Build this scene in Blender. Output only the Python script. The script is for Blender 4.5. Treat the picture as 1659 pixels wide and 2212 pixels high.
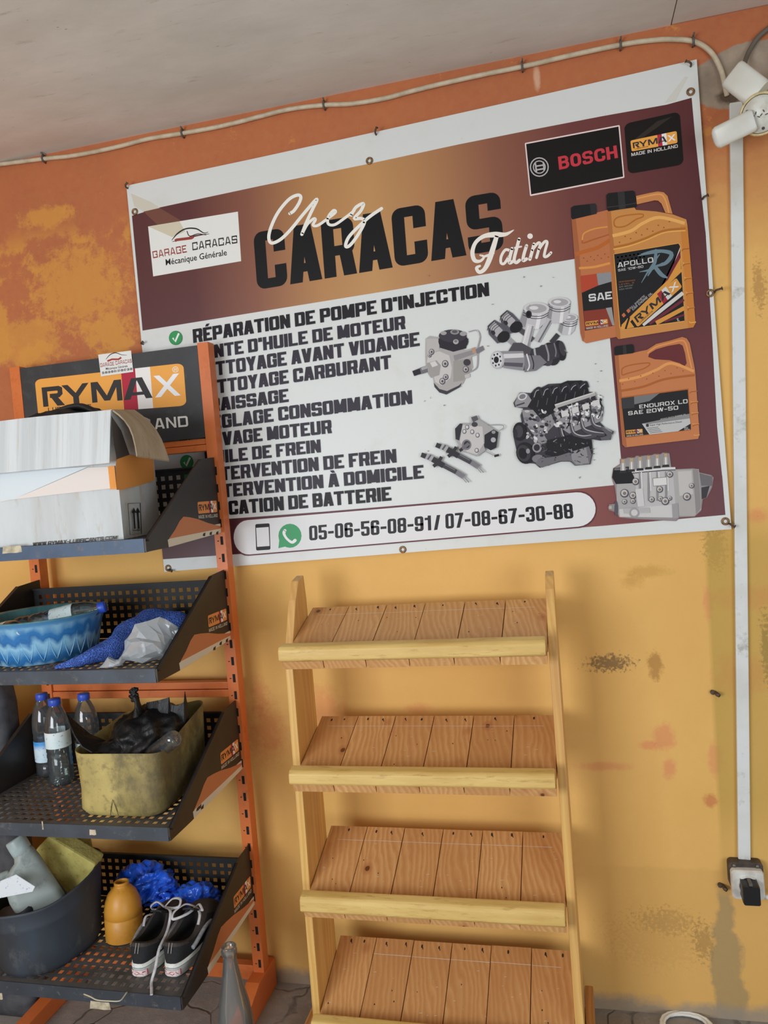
import bpy, bmesh, math, random
from mathutils import Vector, Matrix, noise

for o in list(bpy.data.objects):
    bpy.data.objects.remove(o)
S = bpy.context.scene
COL = S.collection

# ------------------------------------------------------------------ camera
F = 1650.0
CX, CY = 829.5, 1106.0
R0 = Vector((0.969395576432465, 0.23207063048202348, -0.08009643475739069))
R1 = Vector((-0.06786190393212505, -0.06024433916412267, -0.9958741795997048))
R2 = Vector((-0.23593850552183263, 0.9708315209480758, -0.042851641059558854))
CAM = Vector((0.0, -2.0986, 1.5))
cd = bpy.data.cameras.new('camera')
cam = bpy.data.objects.new('camera', cd)
COL.objects.link(cam)
rm = Matrix((R0, -R1, -R2)).transposed()
cam.matrix_world = Matrix.Translation(CAM) @ rm.to_4x4()
cd.sensor_fit = 'HORIZONTAL'
cd.sensor_width = 36.0
cd.lens = F / 1659.0 * 36.0
cd.clip_start = 0.02
S.camera = cam

# ------------------------------------------------------------------ light
S.view_settings.view_transform = 'Standard'
S.view_settings.look = 'None'
S.view_settings.gamma = 1.0
S.view_settings.exposure = 0.0
w = bpy.data.worlds.new('world')
S.world = w
w.use_nodes = True
bg = w.node_tree.nodes['Background']
bg.inputs[0].default_value = (0.90, 0.96, 1.0, 1)
bg.inputs[1].default_value = 0.24

def area(name, loc, target, sx, sy, power, col):
    l = bpy.data.lights.new(name, 'AREA')
    l.shape = 'RECTANGLE'
    l.size, l.size_y = sx, sy
    l.energy = power
    l.color = col
    o = bpy.data.objects.new(name, l)
    COL.objects.link(o)
    o.location = loc
    o.rotation_euler = (Vector(target) - Vector(loc)).to_track_quat('-Z', 'Y').to_euler()
    return o
# daylight through the open front of the workshop
area('daylight_opening', (-1.75, -3.3, 1.38), (-0.25, 0, 1.12), 1.6, 1.2, 58, (0.95, 0.99, 1.05))
area('daylight_doorway', (2.3, -4.0, 0.9), (0.5, 0, 1.5), 1.8, 1.5, 46, (0.93, 0.99, 1.06))

# ------------------------------------------------------------------ helpers
def ray(px, py):
    return R0 * ((px - CX) / F) + R1 * ((py - CY) / F) + R2
def W(px, py, Y=0.0):
    d = ray(px, py)
    return CAM + d * ((Y - CAM.y) / d.y)
def WX(px, py, X):
    d = ray(px, py)
    return CAM + d * ((X - CAM.x) / d.x)
def WZ(px, py, Z):
    d = ray(px, py)
    return CAM + d * ((Z - CAM.z) / d.z)
def lin(c):
    return c / 12.92 if c <= 0.04045 else ((c + 0.055) / 1.055) ** 2.4
KA = 1.3
def hx(h, k=None):
    k = KA if k is None else k
    h = h.lstrip('#')
    v = [min(0.92, lin(int(h[i:i + 2], 16) / 255.0) * k) for i in (0, 2, 4)]
    return (v[0], v[1], v[2], 1.0)

MATS = {}
def principled(m):
    return m.node_tree.nodes['Principled BSDF']
def M(h, rough=0.6, metal=0.0, k=None, spec=0.5, name=None):
    key = (h, rough, metal, k, spec)
    if key in MATS:
        return MATS[key]
    m = bpy.data.materials.new(name or 'paint_' + h)
    m.use_nodes = True
    p = principled(m)
    p.inputs['Base Color'].default_value = hx(h, k)
    p.inputs['Roughness'].default_value = rough
    p.inputs['Metallic'].default_value = metal
    p.inputs['Specular IOR Level'].default_value = spec
    MATS[key] = m
    return m
class NT:
    """small node-tree builder"""
    def __init__(self, m):
        self.t = m.node_tree
        self.p = principled(m)
    def n(self, kind, **kw):
        x = self.t.nodes.new(kind)
        for k, v in kw.items():
            setattr(x, k, v)
        return x
    def l(self, a, b):
        self.t.links.new(a, b)
    def val(self, sock, v):
        if hasattr(v, 'is_linked') or isinstance(v, bpy.types.NodeSocket):
            self.l(v, sock)
        else:
            sock.default_value = v
    def math(self, op, a, b=0.0, clamp=False):
        x = self.n('ShaderNodeMath', operation=op, use_clamp=clamp)
        self.val(x.inputs[0], a)
        self.val(x.inputs[1], b)
        return x.outputs[0]
    def mapr(self, v, a, b, c=0.0, d=1.0):
        x = self.n('ShaderNodeMapRange', clamp=True)
        self.val(x.inputs[0], v)
        for i, q in enumerate((a, b, c, d)):
            x.inputs[i + 1].default_value = q
        return x.outputs[0]
    def mix(self, f, a, b):
        x = self.n('ShaderNodeMix', data_type='RGBA')
        self.val(x.inputs[0], f)
        self.val(x.inputs[6], a)
        self.val(x.inputs[7], b)
        return x.outputs[2]
    def noise(self, vec, scale, detail=4.0, rough=0.55, dist=0.0):
        x = self.n('ShaderNodeTexNoise')
        if vec is not None:
            self.l(vec, x.inputs['Vector'])
        x.inputs['Scale'].default_value = scale
        x.inputs['Detail'].default_value = detail
        x.inputs['Roughness'].default_value = rough
        x.inputs['Distortion'].default_value = dist
        return x.outputs['Fac']
    def coord(self, kind='Object'):
        return self.n('ShaderNodeTexCoord').outputs[kind]
    def mapping(self, vec, loc=(0, 0, 0), scale=(1, 1, 1), rot=(0, 0, 0), kind='POINT'):
        x = self.n('ShaderNodeMapping', vector_type=kind)
        self.l(vec, x.inputs[0])
        x.inputs['Location'].default_value = loc
        if kind != 'POINT' or True:
            x.inputs['Rotation'].default_value = rot
            x.inputs['Scale'].default_value = scale
        return x.outputs[0]
    def bump(self, h, strength=0.3, dist=0.002):
        x = self.n('ShaderNodeBump')
        x.inputs['Strength'].default_value = strength
        x.inputs['Distance'].default_value = dist
        self.l(h, x.inputs['Height'])
        self.l(x.outputs[0], self.p.inputs['Normal'])
def newmat(name, rough=0.6, metal=0.0):
    m = bpy.data.materials.new(name)
    m.use_nodes = True
    t = NT(m)
    t.p.inputs['Roughness'].default_value = rough
    t.p.inputs['Metallic'].default_value = metal
    return m, t
def mottled(name, c1, c2, scale=8.0, rough=0.6, lo=0.4, hi=0.65, detail=5.0, bump=0.0, stretch=(1, 1, 1), k=None, c3=None, metal=0.0):
    """two tones of dirt or wear mixed by noise"""
    m, t = newmat(name, rough, metal)
    v = t.mapping(t.coord(), scale=stretch)
    nz = t.noise(v, scale, detail)
    c = t.mix(t.mapr(nz, lo, hi), hx(c1, k), hx(c2, k))
    if c3:
        n2 = t.noise(v, scale * 3.1, 6.0, 0.7)
        c = t.mix(t.mapr(n2, 0.56, 0.72), c, hx(c3, k))
    t.l(c, t.p.inputs['Base Color'])
    if bump:
        t.bump(t.noise(v, scale * 6, 4.0), bump, 0.003)
    return m
def clear_plastic(name, tint=(0.93, 0.96, 0.97), body=0.10, rough=0.06, haze=0.0):
    """thin clear film: mostly see-through, glossy at grazing angles"""
    m = bpy.data.materials.new(name)
    m.use_nodes = True
    t = m.node_tree
    t.nodes.remove(t.nodes['Principled BSDF'])
    out = t.nodes['Material Output']
    tr = t.nodes.new('ShaderNodeBsdfTransparent')
    tr.inputs[0].default_value = (*tint, 1)
    gl = t.nodes.new('ShaderNodeBsdfGlossy')
    gl.inputs['Roughness'].default_value = rough
    df = t.nodes.new('ShaderNodeBsdfDiffuse')
    df.inputs[0].default_value = (0.8, 0.85, 0.88, 1)
    fr = t.nodes.new('ShaderNodeFresnel')
    fr.inputs[0].default_value = 1.5
    ad = t.nodes.new('ShaderNodeMath')
    ad.operation = 'ADD'
    ad.use_clamp = True
    t.links.new(fr.outputs[0], ad.inputs[0])
    ad.inputs[1].default_value = body
    m1 = t.nodes.new('ShaderNodeMixShader')
    t.links.new(ad.outputs[0], m1.inputs[0])
    t.links.new(tr.outputs[0], m1.inputs[1])
    t.links.new(gl.outputs[0], m1.inputs[2])
    m2 = t.nodes.new('ShaderNodeMixShader')
    m2.inputs[0].default_value = haze
    t.links.new(m1.outputs[0], m2.inputs[1])
    t.links.new(df.outputs[0], m2.inputs[2])
    t.links.new(m2.outputs[0], out.inputs[0])
    return m

def tag(o, label=None, cat=None, group=None, kind=None):
    if label: o['label'] = label
    if cat: o['category'] = cat
    if group: o['group'] = group
    if kind: o['kind'] = kind
    return o
def thing(name, loc, label, cat, group=None):
    o = bpy.data.objects.new(name, None)
    o.empty_display_size = 0.05
    COL.objects.link(o)
    o.location = loc
    return tag(o, label, cat, group)
def rootloc(o):
    v = Vector((0, 0, 0))
    while o is not None:
        v += o.location
        o = o.parent
    return v

class MB:
    """collects faces in world coordinates and links them as ONE mesh object"""
    def __init__(self):
        self.v, self.f, self.mi, self.sm, self.uv = [], [], [], [], {}
    def face(self, pts, mi=0, smooth=False):
        b = len(self.v)
        self.v += [Vector(p) for p in pts]
        self.f.append(list(range(b, b + len(pts))))
        self.mi.append(mi)
        self.sm.append(smooth)
    def idx(self, verts, faces, mi=0, smooth=False):
        b = len(self.v)
        self.v += [Vector(p) for p in verts]
        for f in faces:
            self.f.append([b + i for i in f])
            self.mi.append(mi if not isinstance(mi, list) else mi[0])
            self.sm.append(smooth)
    def box(self, lo, hi, mi=0, mat=None):
        x0, y0, z0 = lo
        x1, y1, z1 = hi
        vs = [Vector(p) for p in ((x0, y0, z0), (x1, y0, z0), (x1, y1, z0), (x0, y1, z0), (x0, y0, z1), (x1, y0, z1), (x1, y1, z1), (x0, y1, z1))]
        if mat: vs = [mat @ p for p in vs]
        self.idx(vs, [(0, 3, 2, 1), (4, 5, 6, 7), (0, 1, 5, 4), (1, 2, 6, 5), (2, 3, 7, 6), (3, 0, 4, 7)], mi)
    def prism(self, pts, ext, mi=0, smooth=False):
        """polygon swept along ext"""
        n = len(pts)
        a = [Vector(p) for p in pts]
        b = [p + Vector(ext) for p in a]
        self.idx(a + b, [tuple(range(n - 1, -1, -1)), tuple(range(n, 2 * n))] + [(i, (i + 1) % n, n + (i + 1) % n, n + i) for i in range(n)], mi, smooth)
    def loft(self, rings, mi=0, closed=True, cap0=False, cap1=False, smooth=True, mif=None):
        n = len(rings[0])
        vs = [p for r in rings for p in r]
        b = len(self.v)
        self.v += [Vector(p) for p in vs]
        for k in range(len(rings) - 1):
            for i in range(n if closed else n - 1):
                j = (i + 1) % n
                self.f.append([b + k * n + i, b + k * n + j, b + (k + 1) * n + j, b + (k + 1) * n + i])
                self.mi.append(mif(k, i) if mif else mi)
                self.sm.append(smooth)
        if cap0:
            self.f.append([b + i for i in range(n - 1, -1, -1)]); self.mi.append(mif(0, 0) if mif else mi); self.sm.append(False)
        if cap1:
            self.f.append([b + (len(rings) - 1) * n + i for i in range(n)]); self.mi.append(mif(len(rings) - 2, 0) if mif else mi); self.sm.append(False)
    def lathe(self, prof, c=(0, 0, 0), segs=32, mi=0, sx=1.0, sy=1.0, mat=None, cap0=False, cap1=False, mif=None):
        c = Vector(c)
        rings = []
        for r, z in prof:
            ring = [Vector((r * sx * math.cos(a), r * sy * math.sin(a), z)) for a in (2 * math.pi * i / segs for i in range(segs))]
            ring = [(mat @ p if mat else p) + c for p in ring]
            rings.append(ring)
        self.loft(rings, mi, True, cap0, cap1, True, mif)
    def tube(self, path, r, segs=8, mi=0, caps=True, flat=1.0, up=None):
        path = [Vector(p) for p in path]
        rings = []
        t0 = (path[1] - path[0]).normalized()
        u = up.copy() if up else Vector((0, 0, 1))
        if abs(u.dot(t0)) > 0.95: u = Vector((1, 0, 0))
        u = (u - t0 * u.dot(t0)).normalized()
        for i, p in enumerate(path):
            a = path[max(0, i - 1)]
            b = path[min(len(path) - 1, i + 1)]
            t = (b - a).normalized()
            u = (u - t * u.dot(t)).normalized()
            s = t.cross(u)
            rr = r[i] if isinstance(r, (list, tuple)) else r
            rings.append([p + (u * math.cos(q) * flat + s * math.sin(q)) * rr for q in (2 * math.pi * k / segs for k in range(segs))])
        self.loft(rings, mi, True, caps, caps, True)
    def blob(self, c, rad, seed=0, amp=0.2, freq=3.0, sub=4, mi=0, floor=None, ridged=True, top=None, back=None, folds=False):
        bm = bmesh.new()
        bmesh.ops.create_icosphere(bm, subdivisions=sub, radius=1.0)
        off = Vector((seed * 7.13, seed * 3.7, seed * 1.9))
        c = Vector(c)
        vs = []
        for v in bm.verts:
            n0 = v.co.normalized()
            n = n0
            if folds: n = Vector((n0.x * .75 + n0.z * .5, n0.y, n0.z * 2.0 - n0.x * .9))
            a = noise.noise(n * freq + off)
            if ridged:
                a = 0.75 - 2.0 * abs(noise.noise(n * freq + off)) - (0.5 if folds else 0.9) * abs(noise.noise(n * freq * 2.3 + off))
            d = 1.0 + amp * a
            n = n0
            p = Vector((n.x * rad[0] * d, n.y * rad[1] * d, n.z * rad[2] * d)) + c
            if floor is not None and p.z < floor: p.z = floor
            if back is not None and p.y > back: p.y = back
            vs.append(p)
        self.idx(vs, [[v.index for v in f.verts] for f in bm.faces], mi, True)
        bm.free()
    def build(self, name, mats, parent=None, loc=None, bevel=0.0, weld=False, solid=0.0, label=None, subsurf=0):
        if not isinstance(mats, (list, tuple)): mats = [mats]
        org = rootloc(parent) if parent is not None else Vector(loc or (0, 0, 0))
        if parent is not None and loc is not None:
            org = org + Vector(loc)
        me = bpy.data.meshes.new(name)
        me.from_pydata([tuple(p - org) for p in self.v], [], self.f)
        for m in mats: me.materials.append(m)
        me.polygons.foreach_set('material_index', self.mi)
        me.polygons.foreach_set('use_smooth', self.sm)
        if weld or bevel or solid:
            bm = bmesh.new()
            bm.from_mesh(me)
            bmesh.ops.remove_doubles(bm, verts=bm.verts, dist=1e-5)
            if bevel:
                es = [e for e in bm.edges if len(e.link_faces) == 2 and e.calc_face_angle(0) > 0.5]
                bmesh.ops.bevel(bm, geom=es, offset=bevel, segments=2, affect='EDGES', profile=0.6)
            bm.to_mesh(me)
            bm.free()
        me.update()
        o = bpy.data.objects.new(name, me)
        COL.objects.link(o)
        if parent is not None:
            o.parent = parent
            if loc is not None: o.location = loc
        else:
            o.location = org
        if solid:
            md = o.modifiers.new('thickness', 'SOLIDIFY')
            md.thickness = solid
            md.offset = 0
        if subsurf:
            md = o.modifiers.new('subdiv', 'SUBSURF')
            md.levels = md.render_levels = subsurf
        if label: o['label'] = label
        return o

def struct(o):
    o['kind'] = 'structure'
    return o
def copy_tree(o, parent=None):
    c = o.copy()
    COL.objects.link(c)
    if parent is not None: c.parent = parent
    for ch in list(o.children):
        copy_tree(ch, c)
    return c
def smooth_path(pts, n=6):
    pts = [Vector(p) for p in pts]
    out = []
    for i in range(len(pts) - 1):
        p0 = pts[max(0, i - 1)]; p1 = pts[i]; p2 = pts[i + 1]; p3 = pts[min(len(pts) - 1, i + 2)]
        for k in range(n):
            t = k / n
            out.append(0.5 * ((2 * p1) + (p2 - p0) * t + (2 * p0 - 5 * p1 + 4 * p2 - p3) * t * t + (3 * p1 - p0 - 3 * p2 + p3) * t ** 3))
    out.append(pts[-1])
    return out
def rrect(w2, h2, r, n=5):
    """rounded rectangle outline in 2D, counter-clockwise"""
    out = []
    for cx, cy, a0 in ((w2 - r, h2 - r, 0), (-w2 + r, h2 - r, 90), (-w2 + r, -h2 + r, 180), (w2 - r, -h2 + r, 270)):
        for k in range(n + 1):
            a = math.radians(a0 + 90 * k / n)
            out.append((cx + r * math.cos(a), cy + r * math.sin(a)))
    return out

# ------------------------------------------------------------------ lettering drawn as strokes
def G(ch):
    O = [(0, 0), (1, 0), (1, 1), (0, 1)]
    g = {
        'A': [('d', 0, 0, .40, 1), ('d', 1, 0, .60, 1), ('r', .22, .18, .78, .33)],
        'B': [('c', [(0, 0), (1, 0), (1, .53), (0, .53)], 'r'), ('c', [(0, .53), (.95, .53), (.95, 1), (0, 1)], 'r')],
        'C': [('p', [(1, .64), (1, 1), (0, 1), (0, 0), (1, 0), (1, .36)])],
        'D': [('c', O, 'r')],
        'E': [('s', [(0, 0), (0, 1)]), ('s', [(0, 1), (1, 1)]), ('s', [(0, .5), (.9, .5)]), ('s', [(0, 0), (1, 0)])],
        'F': [('s', [(0, 0), (0, 1)]), ('s', [(0, 1), (1, 1)]), ('s', [(0, .48), (.9, .48)])],
        'G': [('p', [(1, .66), (1, 1), (0, 1), (0, 0), (1, 0), (1, .48)]), ('s', [(.6, .48), (1, .48)])],
        'H': [('s', [(0, 0), (0, 1)]), ('s', [(1, 0), (1, 1)]), ('s', [(0, .5), (1, .5)])],
        'I': [('s', [(0, 0), (0, 1)])],
        'J': [('p', [(1, 1), (1, 0), (0, 0), (0, .3)])],
        'K': [('s', [(0, 0), (0, 1)]), ('d', .3, .45, 1, 1), ('d', 1, 0, .4, .6)],
        'L': [('s', [(0, 0), (0, 1)]), ('s', [(0, 0), (1, 0)])],
        'M': [('s', [(0, 0), (0, 1)]), ('s', [(1, 0), (1, 1)]), ('d', .5, .05, .06, 1), ('d', .5, .05, .94, 1)],
        'N': [('s', [(0, 0), (0, 1)]), ('s', [(1, 0), (1, 1)]), ('d', 1, 0, 0, 1)],
        'O': [('c', O, 'a')],
        'P': [('c', [(0, .42), (1, .42), (1, 1), (0, 1)], 'r'), ('s', [(0, 0), (0, 1)])],
        'R': [('c', [(0, .44), (1, .44), (1, 1), (0, 1)], 'r'), ('s', [(0, 0), (0, 1)]), ('d', 1, 0, .82, .47)],
        'S': [('p', [(1, .74), (1, 1), (0, 1), (0, .5), (1, .5), (1, 0), (0, 0), (0, .26)])],
        'T': [('s', [(.5, 0), (.5, 1)]), ('s', [(0, 1), (1, 1)])],
        'U': [('p', [(0, 1), (0, 0), (1, 0), (1, 1)])],
        'V': [('d', .42, 0, 0, 1), ('d', .58, 0, 1, 1)],
        'W': [('d', .25, 0, 0, 1), ('d', .25, 0, .5, 1), ('d', .75, 0, .5, 1), ('d', .75, 0, 1, 1)],
        'X': [('d', 0, 0, 1, 1), ('d', 1, 0, 0, 1)],
        'Y': [('d', .5, .38, 0, 1), ('d', .5, .38, 1, 1), ('s', [(.5, 0), (.5, .45)])],
        '0': [('c', O, 'a')],
        '1': [('s', [(1, 0), (1, 1)]), ('s', [(0, .84), (1, .84)])],
        '2': [('p', [(0, .70), (0, 1), (1, 1), (1, .5), (0, .5), (0, 0)], ), ('s', [(0, 0), (1, 0)])],
        '3': [('p', [(0, .72), (0, 1), (1, 1), (1, .52), (.4, .52)]), ('p', [(.4, .52), (1, .52), (1, 0), (0, 0), (0, .28)])],
        '4': [('d', 0, .3, .62, 1), ('r', 0, .2, 1, .37), ('s', [(.72, 0), (.72, 1)])],
        '5': [('s', [(0, 1), (1, 1)]), ('s', [(0, .55), (0, 1)]), ('p', [(0, .56), (1, .56), (1, 0), (0, 0), (0, .27)])],
        '6': [('p', [(1, .72), (1, 1), (0, 1), (0, 0), (1, 0), (1, .56), (0, .56)])],
        '7': [('s', [(0, 1), (1, 1)]), ('d', .25, 0, 1, 1)],
        '8': [('c', [(0, 0), (1, 0), (1, .52), (0, .52)], 'a'), ('c', [(0, .52), (1, .52), (1, 1), (0, 1)], 'a')],
        '9': [('p', [(0, .28), (0, 0), (1, 0), (1, 1), (0, 1), (0, .44), (1, .44)])],
        '-': [('r', 0, .36, 1, .53)],
        '/': [('d', 0, 0, 1, 1)],
        "'": [('r', 0, .68, 1, 1)],
        '.': [('r', 0, 0, 1, .2)],
    }
    return g[ch]
NARROW = {'I': 0.0, "'": 0.05, '.': 0.05, '1': 0.55, '-': 0.5, '/': 0.6, 'J': 0.85, 'M': 1.3, 'W': 1.4, 'L': 0.88, 'E': 0.88, 'F': 0.85}
def stroke_poly(pts, closed, tx, ty, ro, mode):
    """axis-aligned centre path -> list of quads with rounded corners"""
    P = [Vector((p[0], p[1])) for p in pts]
    n = len(P)
    def hh(d):
        return ty / 2 if abs(d.x) > abs(d.y) else tx / 2
    L, Rr = [], []
    xs = [p.x for p in P]
    xm = max(xs)
    for i in range(n):
        if closed or 0 < i < n - 1:
            d1 = (P[i] - P[i - 1]).normalized()
            d2 = (P[(i + 1) % n] - P[i]).normalized()
            n1 = Vector((-d1.y, d1.x)); n2 = Vector((-d2.y, d2.x))
            cr = d1.x * d2.y - d1.y * d2.x
            off = n1 * hh(d1) + n2 * hh(d2)
            la, lb = (P[i] - P[i - 1]).length, (P[(i + 1) % n] - P[i]).length
            lim = min(la, lb) * 0.5
            for arr, sgn in ((L, 1), (Rr, -1)):
                c = P[i] + off * sgn
                outer = (cr > 0) == (sgn < 0)
                r = min(ro, lim + hh(d1)) if outer else max(0.0, min(ro - max(tx, ty) * 0.75, lim - max(tx, ty) * 0.5, lim * 0.8))
                if mode == 'r' and P[i].x < xm - 1e-6: r = 0.0
                for k in range(6):
                    a = math.pi / 2 * k / 5
                    arr.append(c - d1 * r * (1 - math.sin(a)) + d2 * r * (1 - math.cos(a)))
        else:
            j = 0 if i == 0 else n - 2
            d = (P[j + 1] - P[j]).normalized()
            nn = Vector((-d.y, d.x)) * hh(d)
            L.append(P[i] + nn)
            Rr.append(P[i] - nn)
    out = []
    m = len(L)
    for i in range(m if closed else m - 1):
        j = (i + 1) % m
        out.append([L[i], Rr[i], Rr[j], L[j]])
    return out
STY = {
    'impact': dict(w=.60, tx=.225, ty=.17, ro=.16, gap=.055, space=.24),
    'wide': dict(w=.70, tx=.255, ty=.20, ro=.13, gap=.06, space=.28),
    'phone': dict(w=.52, tx=.19, ty=.16, ro=.16, gap=.075, space=.26),
    'euro': dict(w=1.25, tx=.27, ty=.21, ro=.24, gap=.16, space=.6),
    'thin': dict(w=1.05, tx=.22, ty=.17, ro=.22, gap=.2, space=.6),
    'bosch': dict(w=.78, tx=.24, ty=.19, ro=.33, gap=.10, space=.4),
    'tech': dict(w=1.0, tx=.17, ty=.17, ro=.05, gap=.22, space=.5),
}
ACC = {'É': ('E', 1), 'È': ('E', -1), 'À': ('A', -1)}
def text_polys(s, style, slant=0.0):
    st = STY[style]
    tx, ty, ro = st['tx'], st['ty'], st['ro']
    x = 0.0
    polys, depth = [], []
    for ch in s:
        if ch == ' ':
            x += st['space']
            continue
        acc = 0
        if ch in ACC: ch, acc = ACC[ch]
        cw = tx + (st['w'] - tx) * NARROW.get(ch, 1.0)
        mx = lambda u: x + tx / 2 + u * (cw - tx)
        my = lambda v: ty / 2 + v * (1 - ty)
        for gi, g in enumerate(G(ch)):
            n0 = len(polys)
            if g[0] == 'r':
                a, b, c, d = g[1:]
                x0, x1 = x + a * cw, x + c * cw
                polys.append([Vector((x0, b)), Vector((x1, b)), Vector((x1, d)), Vector((x0, d))])
            elif g[0] == 'd':
                x0, y0, x1, y1 = g[1], g[2], g[3], g[4]
                h = tx * 0.54
                polys.append([Vector((mx(x0) - h, y0)), Vector((mx(x0) + h, y0)), Vector((mx(x1) + h, y1)), Vector((mx(x1) - h, y1))])
            else:
                pts = [[mx(p[0]), my(p[1])] for p in g[1]]
                src = g[1]
                closed = g[0] == 'c'
                if not closed:
                    for e, q in ((0, 1), (-1, -2)):
                        if src[e][0] == src[q][0] and src[e][1] in (0, 1):
                            pts[e][1] = float(src[e][1])
                        elif src[e][1] == src[q][1] and src[e][0] in (0, 1):
                            pts[e][0] = x + cw * src[e][0]
                mode = g[2] if len(g) > 2 and closed else 'a'
                polys += stroke_poly(pts, closed, tx, ty, 0.0 if g[0] == 's' else ro, mode)
            depth += [gi] * (len(polys) - n0)
        if acc:
            c = x + cw / 2
            polys.append([Vector((c - .14, 1.05)), Vector((c + .06, 1.05)), Vector((c + .20, 1.24)), Vector((c - .04, 1.24))] if acc > 0 else
                         [Vector((c - .06, 1.05)), Vector((c + .14, 1.05)), Vector((c + .04, 1.24)), Vector((c - .20, 1.24))])
        depth += [0] * (len(polys) - len(depth))
        x += cw + st['gap']
    wd = x - st['gap']
    out = []
    for p, dp in zip(polys, depth):
        out.append(([((v.x + slant * v.y) / wd, v.y) for v in p], dp))
    return out
_bf = {}
def builtin_polys(s):
    """small print set in Blender's own built-in typeface, as flat faces"""
    if s in _bf: return _bf[s]
    cu = bpy.data.curves.new('print', 'FONT')
    cu.body = s
    cu.resolution_u = 2
    cu.offset = 0.012
    ob = bpy.data.objects.new('print', cu)
    COL.objects.link(ob)
    dg = bpy.context.evaluated_depsgraph_get()
    me = ob.evaluated_get(dg).to_mesh()
    vs = [Vector((v.co.x, v.co.y)) for v in me.vertices]
    fs = [[vs[i] for i in p.vertices] for p in me.polygons]
    ob.evaluated_get(dg).to_mesh_clear()
    bpy.data.objects.remove(ob)
    bpy.data.curves.remove(cu)
    if not vs: return []
    x0, x1 = min(v.x for v in vs), max(v.x for v in vs)
    H = 0.70
    _bf[s] = [([((v.x - x0) / (x1 - x0), v.y / H) for v in f], 0) for f in fs]
    return _bf[s]

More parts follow.
